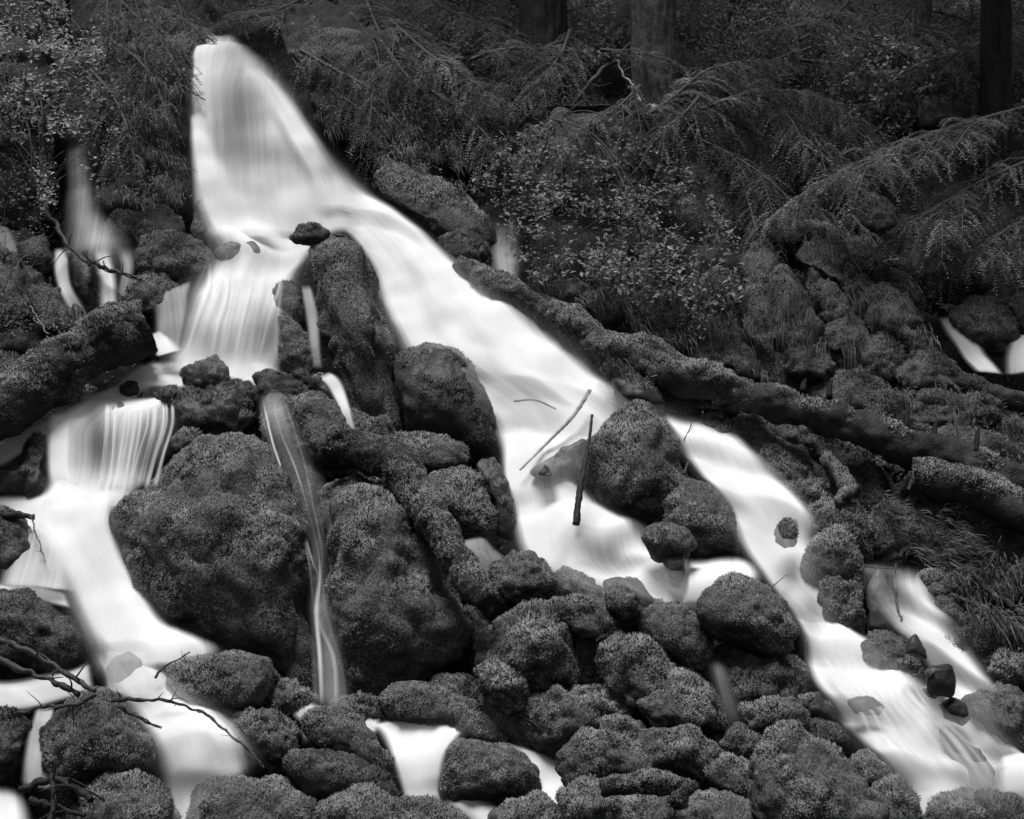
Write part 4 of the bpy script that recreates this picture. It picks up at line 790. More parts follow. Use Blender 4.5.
B([(534,470),(545,465),(556,472),(556,486),(544,490)], "little dark stone breaking the surface left of the upright stick", .1, off=-0.34, merge=False, mat=M_WET, name="wet_boulder")
B([(920,690),(936,684),(944,698),(934,708)], "tiny dark stone at the left of the squared black block", .1, off=-.14, mat=M_WET, name="wet_boulder")
B([(610,540),(626,534),(640,546),(632,556),(616,554)], "small wet stone in the white water below the largest stream rock", .1, off=-.1, mat=M_WET, name="wet_boulder")
B([(118,386),(134,380),(146,388),(140,398),(124,398)], "small wet stone in the foaming shelf left of the black rock", .1, off=-.1, mat=M_WET, name="wet_boulder")
B([(90,498),(110,492),(128,500),(124,514),(102,514)], "dark wet stone in the pool at the foot of the combed curtain", .1, off=-.08, mat=M_WET, name="wet_boulder")
B([(880,742),(900,738),(912,752),(904,764),(886,760)], "small grey wet stone in the middle of the lower right stream", .1, off=-.1, mat=M_WET, name="wet_boulder")
B([(230,238),(250,233),(268,240),(262,250),(238,250)], "low wet stone at the lip of the top pool", .1, off=-.12, mat=M_WET, name="wet_boulder")

MG = "mossy mounds under the boulders"
for poly, lab, of, md in (([(478,610),(540,590),(640,610),(712,670),(726,736),(640,760),(560,744),(500,716)], "broad mossy mound carrying the central heap", .22, None),
    ([(690,640),(780,640),(806,700),(850,760),(900,830),(800,850),(720,800),(690,740)], "broad mossy mound carrying the creased rock", .2, None),
    ([(380,694),(460,676),(520,700),(580,730),(540,756),(480,744)], "low mossy mound behind the seal shaped hump", .15, None),
    ([(556,740),(640,724),(730,740),(780,800),(760,860),(560,860)], "mossy mound under the coiled hump and the short branch", .12, None),
    ([(300,400),(380,420),(470,470),(500,560),(480,640),(420,560),(330,470)], "mossy mound joining the tall ridge rock to the smooth central giant", .15, None),
    ([(700,400),(780,420),(830,480),(870,520),(830,540),(780,510),(730,460)], "mossy mound under the moss pillars of the right bank", .1, M_MOSSD),
    ([(860,500),(960,500),(1040,530),(1040,640),(960,680),(920,600)], "dark mossy mound of the lower right bank", .12, M_MOSSD),
    ([(740,240),(800,220),(870,250),(930,300),(960,400),(900,430),(800,400),(740,340)], "steep mossy bank wall behind the long log", .95, M_MOSSD),
    ([(880,380),(980,380),(1050,410),(1050,470),(960,460),(890,430)], "mossy mound beyond the far end of the long log", .25, M_MOSSD)):
    B(poly, lab, 1.0, off=of, thick=.55, mossmat=md, name="mossy_mound", cat="mound", group=MG, merge=False, under=.1, lump=1.2)

B([(106,668),(114,655),(130,649),(144,657),(150,675),(148,694),(108,692)], "pale rounded stone standing half drowned in the left stream, water running over it", .0, off=-.16, thick=.6, mat=M_VEIL, name="wet_boulder", lump=.25, facet=.2)

B([(528,472),(556,450),(586,438),(592,470),(584,486),(560,474),(540,480)], "grey slab under thin water beside the upright stick", 0, off=-.3, thick=.35, mat=M_VEIL, name="wet_boulder", lump=.5)
B([(904,654),(910,636),(916,633),(926,650),(928,660)], "pointed little stone like a shark fin in the lower right stream", 0, off=-.5, thick=.6, mat=M_WET, name="wet_boulder", lump=.3, facet=.4)
B([(934,730),(946,722),(958,738),(980,750),(994,770),(992,794),(976,792),(960,768),(946,748)], "long grey stone rising from the foot of the lower right stream", 0, off=-.26, thick=.4, mat=M_VEIL, name="wet_boulder", lump=.5, facet=.3)
B([(190,228),(198,200),(208,196),(220,224),(214,242),(196,242)], "wet dark stone standing at the left foot of the top fall", 0, off=-.3, thick=.5, mat=M_VEIL, name="wet_boulder", lump=.4)
B([(212,250),(226,241),(254,241),(262,251),(240,260),(218,260)], "flat grey stone in the lip of the pool under the top fall", 0, off=-.3, thick=.5, mat=M_VEIL, name="wet_boulder", lump=.4)
B([(846,700),(866,694),(886,706),(880,716),(856,714)], "small hump of grey stone under the lower right stream's white sheet", 0, off=-.36, thick=.5, mat=M_VEIL, name="wet_boulder", lump=.4)
B([(112,402),(124,398),(130,420),(126,450),(118,470),(110,440)], "dark rib of rock splitting the combed curtain", .2, off=-.16, thick=.5, mat=M_WET, name="wet_boulder", lump=.5)
B([(60,510),(84,504),(100,514),(88,524),(66,524)], "flat grey stone in the pool under the combed curtain", 0, off=-.2, thick=.4, mat=M_VEIL, name="wet_boulder", lump=.4)

for poly, lab, of in (([(742,262),(756,236),(772,244),(778,290),(784,340),(770,366),(752,352),(744,310)], "narrow moss column left of the tall drooping mass", .05),
    ([(806,250),(820,236),(832,252),(836,300),(838,340),(824,356),(812,330),(806,290)], "moss column between the tall drooping mass and the root like ribs", .02),
    ([(850,280),(862,268),(874,284),(876,320),(870,350),(856,352),(848,320)], "moss column bulging right of the root like ribs", .1),
    ([(706,300),(720,286),(736,300),(740,340),(728,360),(710,346)], "short moss column behind the lone leafy strand", .1),
    ([(770,232),(800,214),(830,222),(840,246),(812,262),(780,262)], "rounded mossy brow above the drooping columns", .1),
    ([(838,246),(862,236),(884,256),(890,284),(868,292),(848,272)], "rounded mossy shoulder above the knobbly boulder", .2),
    ([(786,350),(812,346),(836,362),(830,388),(802,392),(786,376)], "mossy foot of the drooping columns just above the long log", -.02)):
    B(poly, lab, 1.0, off=of, thick=1.2, mossmat=M_MOSSD, drape=.25, under=.9, merge=False, lump=1.2)

# ------------------------------------------------------------------ foliage
def in_poly(poly, n, R):
    P = np.asarray(poly, float); lo = P.min(0); hi = P.max(0); out = []; k = 0; Q = np.roll(P, -1, 0)
    while k < n:
        s = lo + (hi - lo) * R.rand(n * 2, 2); c = np.zeros(len(s), bool)
        for (x1, y1), (x2, y2) in zip(P, Q):
            if y1 == y2: continue
            cond = (y1 > s[:, 1]) != (y2 > s[:, 1])
            c ^= cond & (s[:, 0] < (x2 - x1) * (s[:, 1] - y1) / (y2 - y1) + x1)
        out.append(s[c]); k += c.sum()
    return np.concatenate(out)[:n]
def leaves_at(p, size, R, up=(0, -0.35, 0.9), spread=0.75, tint=None, narrow=0.55):
    n = len(p); N = unit(np.asarray(up) + R.normal(size=(n, 3)) * spread * 0.7)
    d = unit(np.cross(N, R.normal(size=(n, 3)))); s = np.cross(N, d); L = size * (0.55 + 0.8 * R.rand(n)); W = L * narrow
    base = p - d * (L * 0.5)[:, None]; tip = p + d * (L * 0.5)[:, None]
    fold = N * (0.18 * W)[:, None]
    l = p - s * (W * 0.5)[:, None] + fold; r = p + s * (W * 0.5)[:, None] + fold
    V = np.stack([base, r, tip, l], 1).reshape(-1, 3); k = np.arange(n) * 4
    T = np.concatenate([np.stack([k, k + 1, k + 2], -1), np.stack([k, k + 2, k + 3], -1)])
    if tint is None: tint = np.clip(0.5 + 0.28 * R.normal(size=n), 0, 1)
    return V, T, np.repeat(tint, 4)
def shrub(name, label, poly, n, size, off=(-0.45, 0.1), mat=None, gap=0.0, clump=5, stems=6, root=None, group="bushes and creepers", cat="bush", gf=2.4, cr=0.03):
    """leaves in clusters through a region of the bank, on thin stems"""
    R = rng(); e = empty(name, (0, 0, 0), label, cat, group)
    c = in_poly(poly, n, R); y = G(c[:, 0], c[:, 1]) + R.uniform(off[0], off[1], n)
    p = px(c[:, 0], c[:, 1], y); keep = fbm(p, gf, 3, R.rand() * 30) > gap + 0.25 * (R.rand(n) - .5); p = p[keep]
    dens = fbm(p, 1.3, 2, R.rand() * 30)
    q = (p[:, None] + R.normal(size=(len(p), clump, 3)) * cr).reshape(-1, 3)
    ti = np.clip(0.5 + 0.25 * R.normal(size=len(q)) + 0.3 * np.repeat(dens, clump), 0, 1)
    V, T, t = leaves_at(q, size, R, tint=ti)
    a = Acc(); P = np.asarray(poly, float); ctr = P.mean(0)
    for k in range(stems):
        b = p[R.randint(len(p))]; r0 = np.array(root if root else [ctr[0] + R.normal() * 30, P[:, 1].min() + 4])
        st = px(r0[0] + R.normal() * 14, r0[1] + R.normal() * 8, G(r0[0], r0[1]) + off[1])
        m = (st + b) / 2 + np.array([R.normal() * .08, -.1, .12 + R.rand() * .15])
        a.tube(np.array([st, m, b]), np.array([.008, .006, .002]), n=14, sides=5)
    # short leaf stalks joining clusters to their neighbours
    for k in range(min(len(p), stems * 12)):
        b = p[R.randint(len(p))]; d = np.array([R.normal() * .12, R.normal() * .06, .08 + R.rand() * .16])
        a.tube(np.array([b, b + d * .5 + R.normal(size=3) * .02, b + d]), np.array([.0018, .0025, .003]), n=6, sides=4)
    a.build("stems", M_TWIG, e)
    mesh_obj("foliage", V, T, mat or M_LEAFM, e, t, smooth=False)
    return e
def bough_geo(S, Lw, R, acc_s, needles, droop=0.35, step=0.035, nl=0.028, nw=0.007, side=None, sub=True):
    """a flat spray: twigs left and right of the stem S, needles along each"""
    n = len(S); T = unit(np.gradient(S, axis=0)); seg = np.linalg.norm(np.diff(S, axis=0), axis=1).sum()
    k = max(5, int(seg / step))
    for t in np.linspace(0.06, 1, k):
        i = min(n - 1, int(t * (n - 1))); f = T[i]; sv = unit(np.cross(f, np.array([0, 0, 1.0]) + R.normal(size=3) * .3))
        L0 = Lw * (0.35 + 0.65 * min(1, (1 - t) * 1.9 + .12))
        for sg in (-1, 1):
            if R.rand() < .06: continue
            L = L0 * R.uniform(.4, 1.3); d = unit(sv * sg * .85 + f * R.uniform(.3, .9) + R.normal(size=3) * .2)
            m = max(6, int(L / .0115)); s = np.linspace(0, L, m)
            tw = S[i] + d * s[:, None]; tw[:, 2] -= droop * s ** 2 / max(L, .05) * 1.0
            acc_s.tube(tw[[0, m // 2, m - 1]], np.array([.0028, .002, .001]), n=5, sides=4)
            needles.append((tw, d, nl, nw))
            if sub and L > .12:
                for j in range(3, m - 1, 4):
                    d2 = unit(d + sv * 0 + np.cross(d, [0, 0, 1]) * (1 if (j // 4) % 2 else -1) * .9 + R.normal(size=3) * .12)
                    l2 = .32 * L * (1 - j / m) + .025; m2 = max(3, int(l2 / .0115)); s2 = np.linspace(0, l2, m2)
                    t2 = tw[j] + d2 * s2[:, None]; t2[:, 2] -= droop * s2 ** 2 / l2
                    needles.append((t2, d2, nl, nw))
def needle_mesh(lst, R):
    Vs = []; ts = []
    for tw, d, nl, nw in lst:
        m = len(tw); side = unit(np.cross(d, np.array([0, 0, 1.0]) + R.normal(size=3) * .2)); base = R.rand() * .35 + .3
        for sg in (-1, 1):
            dd = unit(side * sg * .85 + d * .6 + R.normal(size=(m, 3)) * .16); L = nl * (.6 + .6 * R.rand(m))
            p = tw + R.normal(size=(m, 3)) * .003; w = d * nw * .5
            Vs.append(np.stack([p - w, p + w, p + dd * L[:, None]], 1).reshape(-1, 3)); ts.append(np.repeat(np.clip(base + .18 * R.normal(size=m), 0, 1), 3))
    V = np.concatenate(Vs); T = np.arange(len(V)).reshape(-1, 3)
    fl = tri_geom(V, T)[0][:, 2] < 0; T[fl] = T[fl][:, ::-1]
    return V, T, np.concatenate(ts)
def bough(label, pts, wpx, off=-0.4, mat=None, droop=0.5, group="conifer boughs", name="conifer_bough", r=2.2, step=.052, nl=.021, nw=.0095, forks=0):
    R = rng(); P = ppath(pts, off); m = float(np.mean(mpx(pts))); a = Acc(); nd = []
    rad = np.linspace(r, .6, len(pts)) * m
    V, Q, T = tube_geo(P, rad, n=len(P) * 8, sides=7, lump=.3, lf=20)
    S = catmull(P, 40); bough_geo(S, wpx * m, R, a, nd, droop, step, nl, nw)
    for k in range(forks):
        i = R.randint(4, 30); f = unit(np.gradient(S, axis=0))[i]; sv = unit(np.cross(f, [0, 0, 1.0])) * (1 if k % 2 else -1)
        d = unit(f * .9 + sv * .7); L = wpx * m * R.uniform(1.3, 2.2); s = np.linspace(0, L, 20)[:, None]
        S2 = S[i] + d * s - np.array([0, 0, 1]) * droop * .5 * s ** 2 / L
        a.tube(S2[[0, 7, 13, 19]], np.array([.7, .5, .4, .2]) * r * m * .6, n=12, sides=5); bough_geo(S2, wpx * m * .6, R, a, nd, droop, step, nl, nw)
    o = mesh_obj(name, V, [Q, T], M_TWIG); tag(o, label, "bough", group)
    a.build("twigs", M_TWIG, o)
    NV, NT, nt = needle_mesh(nd, R); mesh_obj("needles", NV, NT, mat or M_NEEDLE, o, nt, smooth=False)
    return o
def strands(name, label, poly, n, length, off=(-.5, 0), mat=None, dirv=(.2, -.3, -.9), spread=.45, width=.007, cat="fern", group="hanging ferns and grass", gap=-.1, base=(0, -.5, .55)):
    """tufts of arching blades that hang from the bank"""
    R = rng(); nt = max(6, n // 26); c = in_poly(poly, nt, R); y = G(c[:, 0], c[:, 1]) + R.uniform(off[0], off[1], nt)
    p = px(c[:, 0], c[:, 1], y); p = p[fbm(p, 2.2, 2, R.rand() * 20) > gap]; nt = len(p); per = 26
    q = np.repeat(p, per, 0) + R.normal(size=(nt * per, 3)) * .025; N = len(q)
    d0 = unit(np.repeat(unit(np.asarray(base, float) + R.normal(size=(nt, 3)) * .35), per, 0) + R.normal(size=(N, 3)) * spread)
    g = np.asarray(dirv, float); L = length * (.45 + .75 * R.rand(N)); s = unit(np.cross(d0, R.normal(size=(N, 3)))) * width * .5
    p1 = q + d0 * (L * .4)[:, None] + g * (L * .08)[:, None]; p2 = p1 + d0 * (L * .2)[:, None] + g * (L * .3)[:, None]; p3 = p2 + d0 * (L * .02)[:, None] + g * (L * .35)[:, None]
    V = np.stack([q - s, q + s, p1 + s, p1 - s, p2 + s * .7, p2 - s * .7, p3], 1).reshape(-1, 3); k = np.arange(N)[:, None] * 7
    Q = np.concatenate([k + np.array([0, 1, 2, 3]), k + np.array([3, 2, 4, 5])]); T = k + np.array([5, 4, 6])
    ti = np.repeat(np.clip(.45 + .22 * R.normal(size=N), 0, 1), 7)
    o = mesh_obj(name, V, [Q, T], mat or M_LEAFD, None, ti, False); return tag(o, label, cat, group)

# left bank
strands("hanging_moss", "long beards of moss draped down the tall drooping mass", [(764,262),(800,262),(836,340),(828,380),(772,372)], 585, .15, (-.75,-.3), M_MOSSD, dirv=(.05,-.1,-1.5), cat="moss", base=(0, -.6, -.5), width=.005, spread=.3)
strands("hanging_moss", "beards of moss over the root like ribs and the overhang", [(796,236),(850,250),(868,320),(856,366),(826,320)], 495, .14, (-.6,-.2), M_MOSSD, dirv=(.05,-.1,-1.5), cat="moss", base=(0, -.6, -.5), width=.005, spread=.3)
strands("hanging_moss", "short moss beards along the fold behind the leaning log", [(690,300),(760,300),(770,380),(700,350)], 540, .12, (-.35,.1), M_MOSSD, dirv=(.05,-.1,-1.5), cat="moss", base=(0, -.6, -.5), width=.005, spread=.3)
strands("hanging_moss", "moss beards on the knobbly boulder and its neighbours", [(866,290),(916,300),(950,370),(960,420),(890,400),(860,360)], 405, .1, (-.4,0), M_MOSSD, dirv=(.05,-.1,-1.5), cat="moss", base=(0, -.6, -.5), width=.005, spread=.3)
shrub("leafy_bush", "pale leafed bush spilling over the upper left corner", [(-10,-10),(40,-10),(85,10),(112,50),(130,110),(120,140),(90,120),(50,130),(10,110),(-10,90)], 1500, .05, (-.95,-.3), M_LEAF, .0, 5, 6, (20,0))
shrub("leafy_bush", "lower trailing part of pale leaves above the small left fall", [(-10,90),(40,110),(90,115),(128,125),(118,150),(92,178),(70,140),(45,140),(10,140),(-10,140)], 300, .046, (-.8,-.4), M_LEAF, .0, 5, 9, (30,90))
shrub("hanging_creeper", "single string of pale leaves hanging at the left edge", [(36,150),(46,160),(54,198),(46,204),(38,170)], 60, .032, (-.6,-.45), M_LEAF, -.5, 5, 3, (34,120))
shrub("leafy_bush", "dark leafed bush on the crest of the left cliff", [(80,-10),(180,-10),(200,30),(190,80),(150,120),(120,90),(100,40)], 700, .036, (-1.1,-.5), M_LEAFD, 0, 4, 8, (130,0))
strands("hanging_fern", "dark fern fronds drooping over the left cliff beside the top fall", [(110,10),(180,20),(190,80),(175,130),(130,110),(110,60)], 2400, .2, (-1.1,-.7), M_LEAFD)
strands("hanging_fern", "ferny fringe hanging low on the cliff above the small left fall", [(100,110),(180,100),(188,200),(160,215),(110,190)], 1500, .12, (-.95,-.6), M_LEAFD)
shrub("leafy_bush", "sparse leafy sprigs on the rock wall at the left edge", [(-10,130),(30,140),(60,200),(40,260),(-10,270)], 260, .03, (-.5,-.2), M_LEAFD, 0, 4, 5, (10,130))
shrub("leafy_bush", "low leafy plants over the dark hump above the fallen log", [(-10,258),(20,262),(60,302),(70,330),(20,335),(-10,330)], 320, .026, (-.55,-.3), M_LEAFD, 0, 4, 3, (10,262))
# bank right of the top fall
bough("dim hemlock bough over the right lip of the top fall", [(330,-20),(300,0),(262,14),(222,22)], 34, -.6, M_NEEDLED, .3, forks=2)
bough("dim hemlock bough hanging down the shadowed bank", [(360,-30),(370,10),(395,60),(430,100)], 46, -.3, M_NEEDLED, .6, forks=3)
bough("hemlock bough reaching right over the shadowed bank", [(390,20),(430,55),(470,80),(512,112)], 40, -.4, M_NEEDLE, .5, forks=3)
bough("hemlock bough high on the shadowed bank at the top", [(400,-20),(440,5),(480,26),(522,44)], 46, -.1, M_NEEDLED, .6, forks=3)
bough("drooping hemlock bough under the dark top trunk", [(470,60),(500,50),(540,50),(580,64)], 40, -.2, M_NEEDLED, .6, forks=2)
strands("hanging_fern", "dry ferns and grass over the shadowed bank right of the top fall", [(290,30),(420,40),(460,130),(470,170),(380,160),(330,130)], 2600, .18, (-.25,.25), M_LEAFD)
strands("hanging_fern", "shaggy dark moss and grass above the sloping upper boulder", [(340,120),(420,120),(480,170),(470,200),(400,165),(372,175)], 1300, .14, (-.3,0), M_LEAFD)
shrub("leafy_bush", "dim small leafed bush in the middle of the shadowed bank", [(310,40),(400,50),(450,120),(440,170),(380,150),(320,100)], 420, .03, (-.4,.1), M_LEAFD, .02, 5, 6, (350,40))
shrub("hanging_creeper", "broad curtain of small leaves over the earth bank behind the leaning log", [(470,190),(490,150),(540,120),(620,120),(690,170),(725,220),(748,268),(742,300),(690,300),(640,300),(590,292),(540,282),(500,225)], 1900, .048, (-.6,-.1), M_LEAFM, .0, 5, 7, (570,120))
shrub("hanging_creeper", "brighter leaf clusters along the lower fringe of the creeper curtain", [(560,230),(620,225),(690,240),(735,262),(738,300),(700,318),(655,306),(610,300),(570,268)], 220, .048, (-.7,-.4), M_LEAF, .06, 6, 3, (620,230))
shrub("hanging_creeper", "lone leafy strand hanging at the right end of the creeper", [(690,290),(702,280),(712,310),(700,340),(694,320)], 40, .034, (-.5,-.35), M_LEAF, -.5, 5, 3, (700,240))
strands("hanging_fern", "dry grass hanging below the creeper curtain behind the log", [(520,250),(640,280),(740,310),(760,360),(690,350),(600,320),(540,290)], 3800, .2, (-.15,.25), M_LEAFD)
bough("pale hemlock bough arching over the middle of the bank", [(640,120),(672,98),(705,72),(735,66),(765,80)], 42, -.3, M_NEEDLE, .7, forks=3)
bough("wide hemlock bough drooping right of the furrowed trunk", [(700,110),(740,96),(790,92),(840,105)], 52, -.3, M_NEEDLE, .8, forks=4)
bough("hemlock bough in front of the furrowed trunk base", [(600,50),(630,52),(662,58),(690,70)], 30, -.1, M_NEEDLE, .5, forks=2)
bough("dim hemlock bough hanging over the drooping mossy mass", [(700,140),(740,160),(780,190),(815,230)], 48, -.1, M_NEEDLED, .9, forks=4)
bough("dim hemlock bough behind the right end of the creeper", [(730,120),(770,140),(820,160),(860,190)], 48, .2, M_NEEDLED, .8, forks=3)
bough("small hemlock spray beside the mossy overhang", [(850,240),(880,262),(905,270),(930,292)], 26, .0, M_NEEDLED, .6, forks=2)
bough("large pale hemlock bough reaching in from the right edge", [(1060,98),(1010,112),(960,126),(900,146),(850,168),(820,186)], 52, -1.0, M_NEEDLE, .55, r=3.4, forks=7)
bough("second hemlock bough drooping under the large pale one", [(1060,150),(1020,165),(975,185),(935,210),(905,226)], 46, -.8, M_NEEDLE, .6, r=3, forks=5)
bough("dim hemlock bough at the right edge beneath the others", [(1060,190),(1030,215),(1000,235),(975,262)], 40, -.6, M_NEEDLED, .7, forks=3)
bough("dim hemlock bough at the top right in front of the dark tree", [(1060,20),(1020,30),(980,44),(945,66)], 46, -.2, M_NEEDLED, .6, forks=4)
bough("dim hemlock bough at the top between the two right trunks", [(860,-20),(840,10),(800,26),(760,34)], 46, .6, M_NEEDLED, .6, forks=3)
shrub("leafy_bush", "light misty bush under the top right twigs", [(826,70),(850,48),(890,40),(940,60),(950,85),(900,100),(880,120),(840,118)], 800, .06, (.3,1.4), M_LEAF, -.02, 5, 8, (880,40))
shrub("leafy_bush", "bright glimmering shrub at the top right before the dark tree", [(930,-10),(980,-10),(985,30),(960,60),(930,50)], 420, .07, (1.0,2.4), M_LEAF, 0, 5, 5, (955,0))
shrub("leafy_bush", "speckled shrub between the dark trunk and the furrowed trunk", [(570,-10),(625,-10),(622,40),(600,62),(575,56)], 420, .06, (.8,2.2), M_LEAF, 0, 5, 5, (600,0))
shrub("leafy_bush", "dim shrub right of the furrowed trunk", [(694,-10),(790,-10),(800,40),(740,60),(700,50)], 420, .05, (.8,2.4), M_LEAFD, 0, 5, 5, (740,0))
shrub("leafy_bush", "dim shrub left of the dark top trunk", [(430,-10),(520,-10),(520,40),(470,60),(430,30)], 420, .045, (.6,2.0), M_LEAFD, 0, 5, 5, (470,0))
shrub("leafy_bush", "low bush beside the black hollow rock", [(870,110),(900,96),(916,120),(900,150),(870,146)], 200, .04, (.2,.9), M_LEAFM, 0, 5, 4, (885,100))
strands("hanging_fern", "sedge drooping over the drooping mossy mass right of the creeper", [(750,190),(820,210),(860,260),(850,310),(790,290),(755,250)], 2400, .16, (-.1,.35), M_LEAFD)
strands("hanging_fern", "dead fern litter on the right bank under the hollow log", [(880,500),(960,510),(1000,530),(1024,560),(960,580),(900,555)], 2600, .12, (-.35,-.1), M_LEAFD, dirv=(.6,-.3,-.4))
strands("hanging_fern", "tangle of roots and stalks at the right edge below the hollow log", [(930,560),(1030,560),(1040,650),(980,640),(930,600)], 1500, .16, (-.35,-.15), M_LEAFD)
strands("hanging_fern", "mossy fringe hanging beneath the leaning log", [(590,350),(640,372),(700,392),(700,400),(640,386),(592,362)], 500, .1, (-.5,-.35), M_MOSSD, dirv=(0,-.1,-1.4))

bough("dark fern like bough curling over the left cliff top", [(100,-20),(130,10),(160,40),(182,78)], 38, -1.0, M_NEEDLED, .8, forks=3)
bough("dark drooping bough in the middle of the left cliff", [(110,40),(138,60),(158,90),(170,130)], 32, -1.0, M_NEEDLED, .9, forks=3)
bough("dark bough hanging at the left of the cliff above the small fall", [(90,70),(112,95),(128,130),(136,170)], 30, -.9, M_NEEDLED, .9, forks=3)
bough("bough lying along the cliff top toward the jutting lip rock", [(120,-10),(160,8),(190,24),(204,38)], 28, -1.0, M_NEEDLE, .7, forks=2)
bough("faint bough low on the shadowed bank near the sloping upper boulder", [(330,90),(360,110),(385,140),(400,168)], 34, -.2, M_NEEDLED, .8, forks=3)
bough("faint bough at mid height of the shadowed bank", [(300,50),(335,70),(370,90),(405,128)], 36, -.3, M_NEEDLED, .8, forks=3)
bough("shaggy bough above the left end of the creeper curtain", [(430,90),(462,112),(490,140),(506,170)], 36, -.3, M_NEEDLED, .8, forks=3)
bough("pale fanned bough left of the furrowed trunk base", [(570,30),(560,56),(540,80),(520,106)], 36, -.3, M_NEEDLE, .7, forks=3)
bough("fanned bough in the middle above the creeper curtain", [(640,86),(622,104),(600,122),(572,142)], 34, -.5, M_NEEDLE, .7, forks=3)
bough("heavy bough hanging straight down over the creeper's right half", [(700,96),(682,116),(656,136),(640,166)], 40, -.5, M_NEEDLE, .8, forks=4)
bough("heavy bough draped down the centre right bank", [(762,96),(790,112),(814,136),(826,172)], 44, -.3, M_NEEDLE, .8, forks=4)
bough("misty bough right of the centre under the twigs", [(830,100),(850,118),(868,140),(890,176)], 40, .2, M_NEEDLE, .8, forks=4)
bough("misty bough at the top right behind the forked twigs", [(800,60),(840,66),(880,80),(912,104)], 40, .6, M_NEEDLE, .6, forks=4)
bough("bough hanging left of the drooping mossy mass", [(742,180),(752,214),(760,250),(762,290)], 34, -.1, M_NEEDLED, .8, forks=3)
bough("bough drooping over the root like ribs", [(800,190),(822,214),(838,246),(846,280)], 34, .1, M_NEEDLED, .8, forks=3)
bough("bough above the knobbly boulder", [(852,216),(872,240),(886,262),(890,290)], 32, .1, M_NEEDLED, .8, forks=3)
_R = np.random.RandomState(5)
for k in range(26):
    u0 = _R.uniform(420, 1030); v0 = _R.uniform(-40, 70); sg = _R.choice([-1, 1]); L = _R.uniform(50, 95)
    bough("dim hemlock bough in the dark forest beyond the bank", [(u0, v0), (u0 + sg * L * .4, v0 + L * .12), (u0 + sg * L * .75, v0 + L * .36), (u0 + sg * L, v0 + L * .66)], _R.uniform(26, 46), _R.uniform(.0, 1.3),
          M_NEEDLE if _R.rand() < .6 else M_NEEDLED, _R.uniform(.4, .9), group="boughs in the dark forest", forks=3)
# trees
def tree(label, u, v, rpx, off, mat, top=11.0, crown=True, dead=0):
    R = rng(); y = float(G(u, v)) + off; b = px(u, v, y); m = y / F; b[2] = float(hill(b[0], b[1])) - 3.4
    e = empty("conifer_tree", b, label, "tree", "standing trees")
    lean = R.normal() * .02
    hs = np.array([0, 2.2, 3.1, 4.0, 5.4, 7.4, 10, top + 2]); P = np.stack([b[0] + lean * hs, np.full(8, b[1]), b[2] + hs], -1)
    rad = rpx * m * np.array([1.5, 1.2, 1.05, 1.0, .95, .85, .65, .3])
    V, Q, T = tube_geo(P, rad, n=160, sides=72)
    n2 = V - np.array([b[0], b[1], 0]); th = np.arctan2(n2[:, 1], n2[:, 0]); nn = unit(np.stack([n2[:, 0], n2[:, 1], 0 * th], -1))
    q = np.stack([np.cos(th) * 4.5, np.sin(th) * 4.5, V[:, 2] * .9], -1)
    V = V + nn * (rpx * m * (.42 * (-np.abs(fbm(q, 1.6, 3, R.rand() * 20))) + .1))[:, None]
    mesh_obj("trunk", V, [Q, T], mat, e)
    nd = []; a = Acc()
    if crown:
        for k in range(8):
            h = R.uniform(8, top + 1.5); az = R.rand() * 6.28; L = (top + 3 - h) * .28 + .5; d = np.array([math.cos(az), math.sin(az), -.12])
            s = np.linspace(0, L, 14)[:, None]; S = np.array([b[0] + lean * h, b[1], b[2] + h]) + d * s - np.array([0, 0, .12]) * s ** 2
            a.tube(S[[0, 5, 9, 13]], np.array([.03, .022, .014, .005]), n=8, sides=5)
            bough_geo(S, L * .36, R, Acc(), nd, .4, .1, .1, .035, sub=True)
        a.build("limbs", M_TWIG, e)
        NV, NT, t = needle_mesh(nd, R); mesh_obj("crown", NV, NT, M_NEEDLED, e, t, smooth=False)
    return e
tree("furrowed grey trunk, thickest of the trees at the top of the photo", 664, 62, 21, .4, M_BARK)
tree("dark trunk behind the hemlock boughs, left of the furrowed one", 548, 46, 22, .7, M_DARKWOOD)
tree("black mossy trunk near the right edge above the pale bough", 996, 108, 14, .3, M_DARKWOOD)
tree("thin dim trunk between bushes at the top, left of the dark right tree", 922, 40, 6, 2.2, M_BARK)
tree("thin dim trunk at the top above the shadowed bank", 452, 20, 8, 1.6, M_DARKWOOD)
tree("slender dim trunk right of the furrowed trunk at the top", 735, 20, 8, 2.6, M_DARKWOOD)
tree("slender dark trunk above the top fall's right lip", 330, 6, 9, 1.6, M_DARKWOOD)
tree("dim trunk in the upper left corner behind the pale bush", 60, 10, 14, 1.2, M_DARKWOOD)

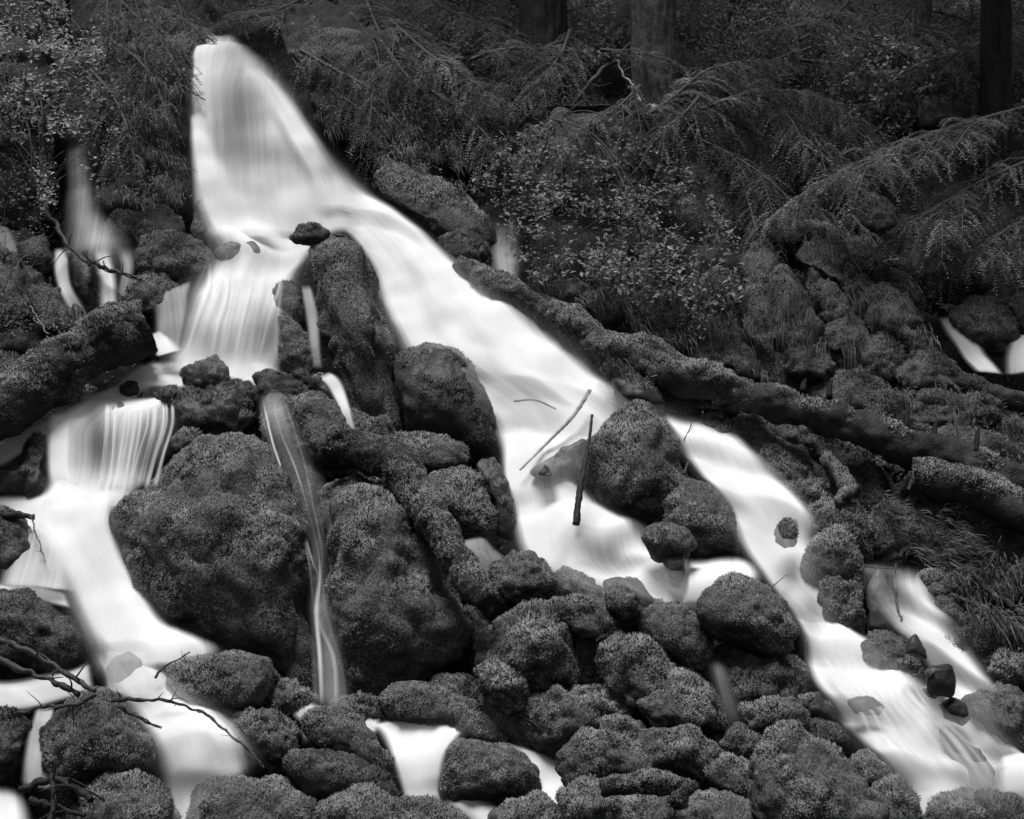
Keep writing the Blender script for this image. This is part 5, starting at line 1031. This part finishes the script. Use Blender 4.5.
# uncountable cover
def vis_v(V):
    u, v = to_px(np.maximum(V, [-1e9, .5, -1e9])); return ((u > -100) & (u < 1130) & (v > 60) & (v < 880)) / np.maximum(V[:, 1], 2) ** 2
def ground_cover():
    R = rng(); n, a = tri_geom(GV, GT); c = GV[GT].mean(1); u, v = to_px(np.maximum(c, [-1e9, .5, -1e9]))
    vis = ((u > -120) & (u < 1150) & (v > -60) & (v < 900)).astype(float)
    f = np.searchsorted(np.cumsum(a * vis / c[:, 1] ** 1.5) / (a * vis / c[:, 1] ** 1.5).sum(), R.rand(120000)).clip(0, len(GT) - 1)
    r1 = np.sqrt(R.rand(len(f))); r2 = R.rand(len(f)); b = np.stack([1 - r1, r1 * (1 - r2), r1 * r2], -1); p = (GV[GT[f]] * b[:, :, None]).sum(1)
    h = R.rand(len(p)) ** 2 * .10; p = p + n[f] * h[:, None]
    V, T, t = leaves_at(p, .035, R, spread=1.3, narrow=.3)
    o = mesh_obj("undergrowth", V, T, M_LEAFD, None, t, False); tag(o, "dark moss and leaf litter covering the forest slope", "undergrowth", kind="stuff")
    # velvet of moss over the slope between the boulders
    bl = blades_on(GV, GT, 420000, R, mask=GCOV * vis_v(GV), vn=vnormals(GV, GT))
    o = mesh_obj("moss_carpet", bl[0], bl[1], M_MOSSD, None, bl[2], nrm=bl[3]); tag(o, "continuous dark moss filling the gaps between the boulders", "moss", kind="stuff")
    # dim understorey foliage in the far forest
    c = in_poly([(200,-40),(1060,-40),(1060,120),(900,110),(700,60),(520,70),(380,30),(260,20)], 9000, R)
    y = G(c[:, 0], c[:, 1]) + R.uniform(.6, 3.5, len(c)); p = px(c[:, 0], c[:, 1], y); p = p[fbm(p, 1.1, 3, 8) > -.02]
    q = (p[:, None] + R.normal(size=(len(p), 9, 3)) * .09).reshape(-1, 3); V, T, t = leaves_at(q, .05, R, spread=1.2)
    o = mesh_obj("understorey_foliage", V, T, M_LEAFD, None, t, False); tag(o, "dim mass of leaves in the forest beyond the bank", "undergrowth", kind="stuff")
ground_cover()
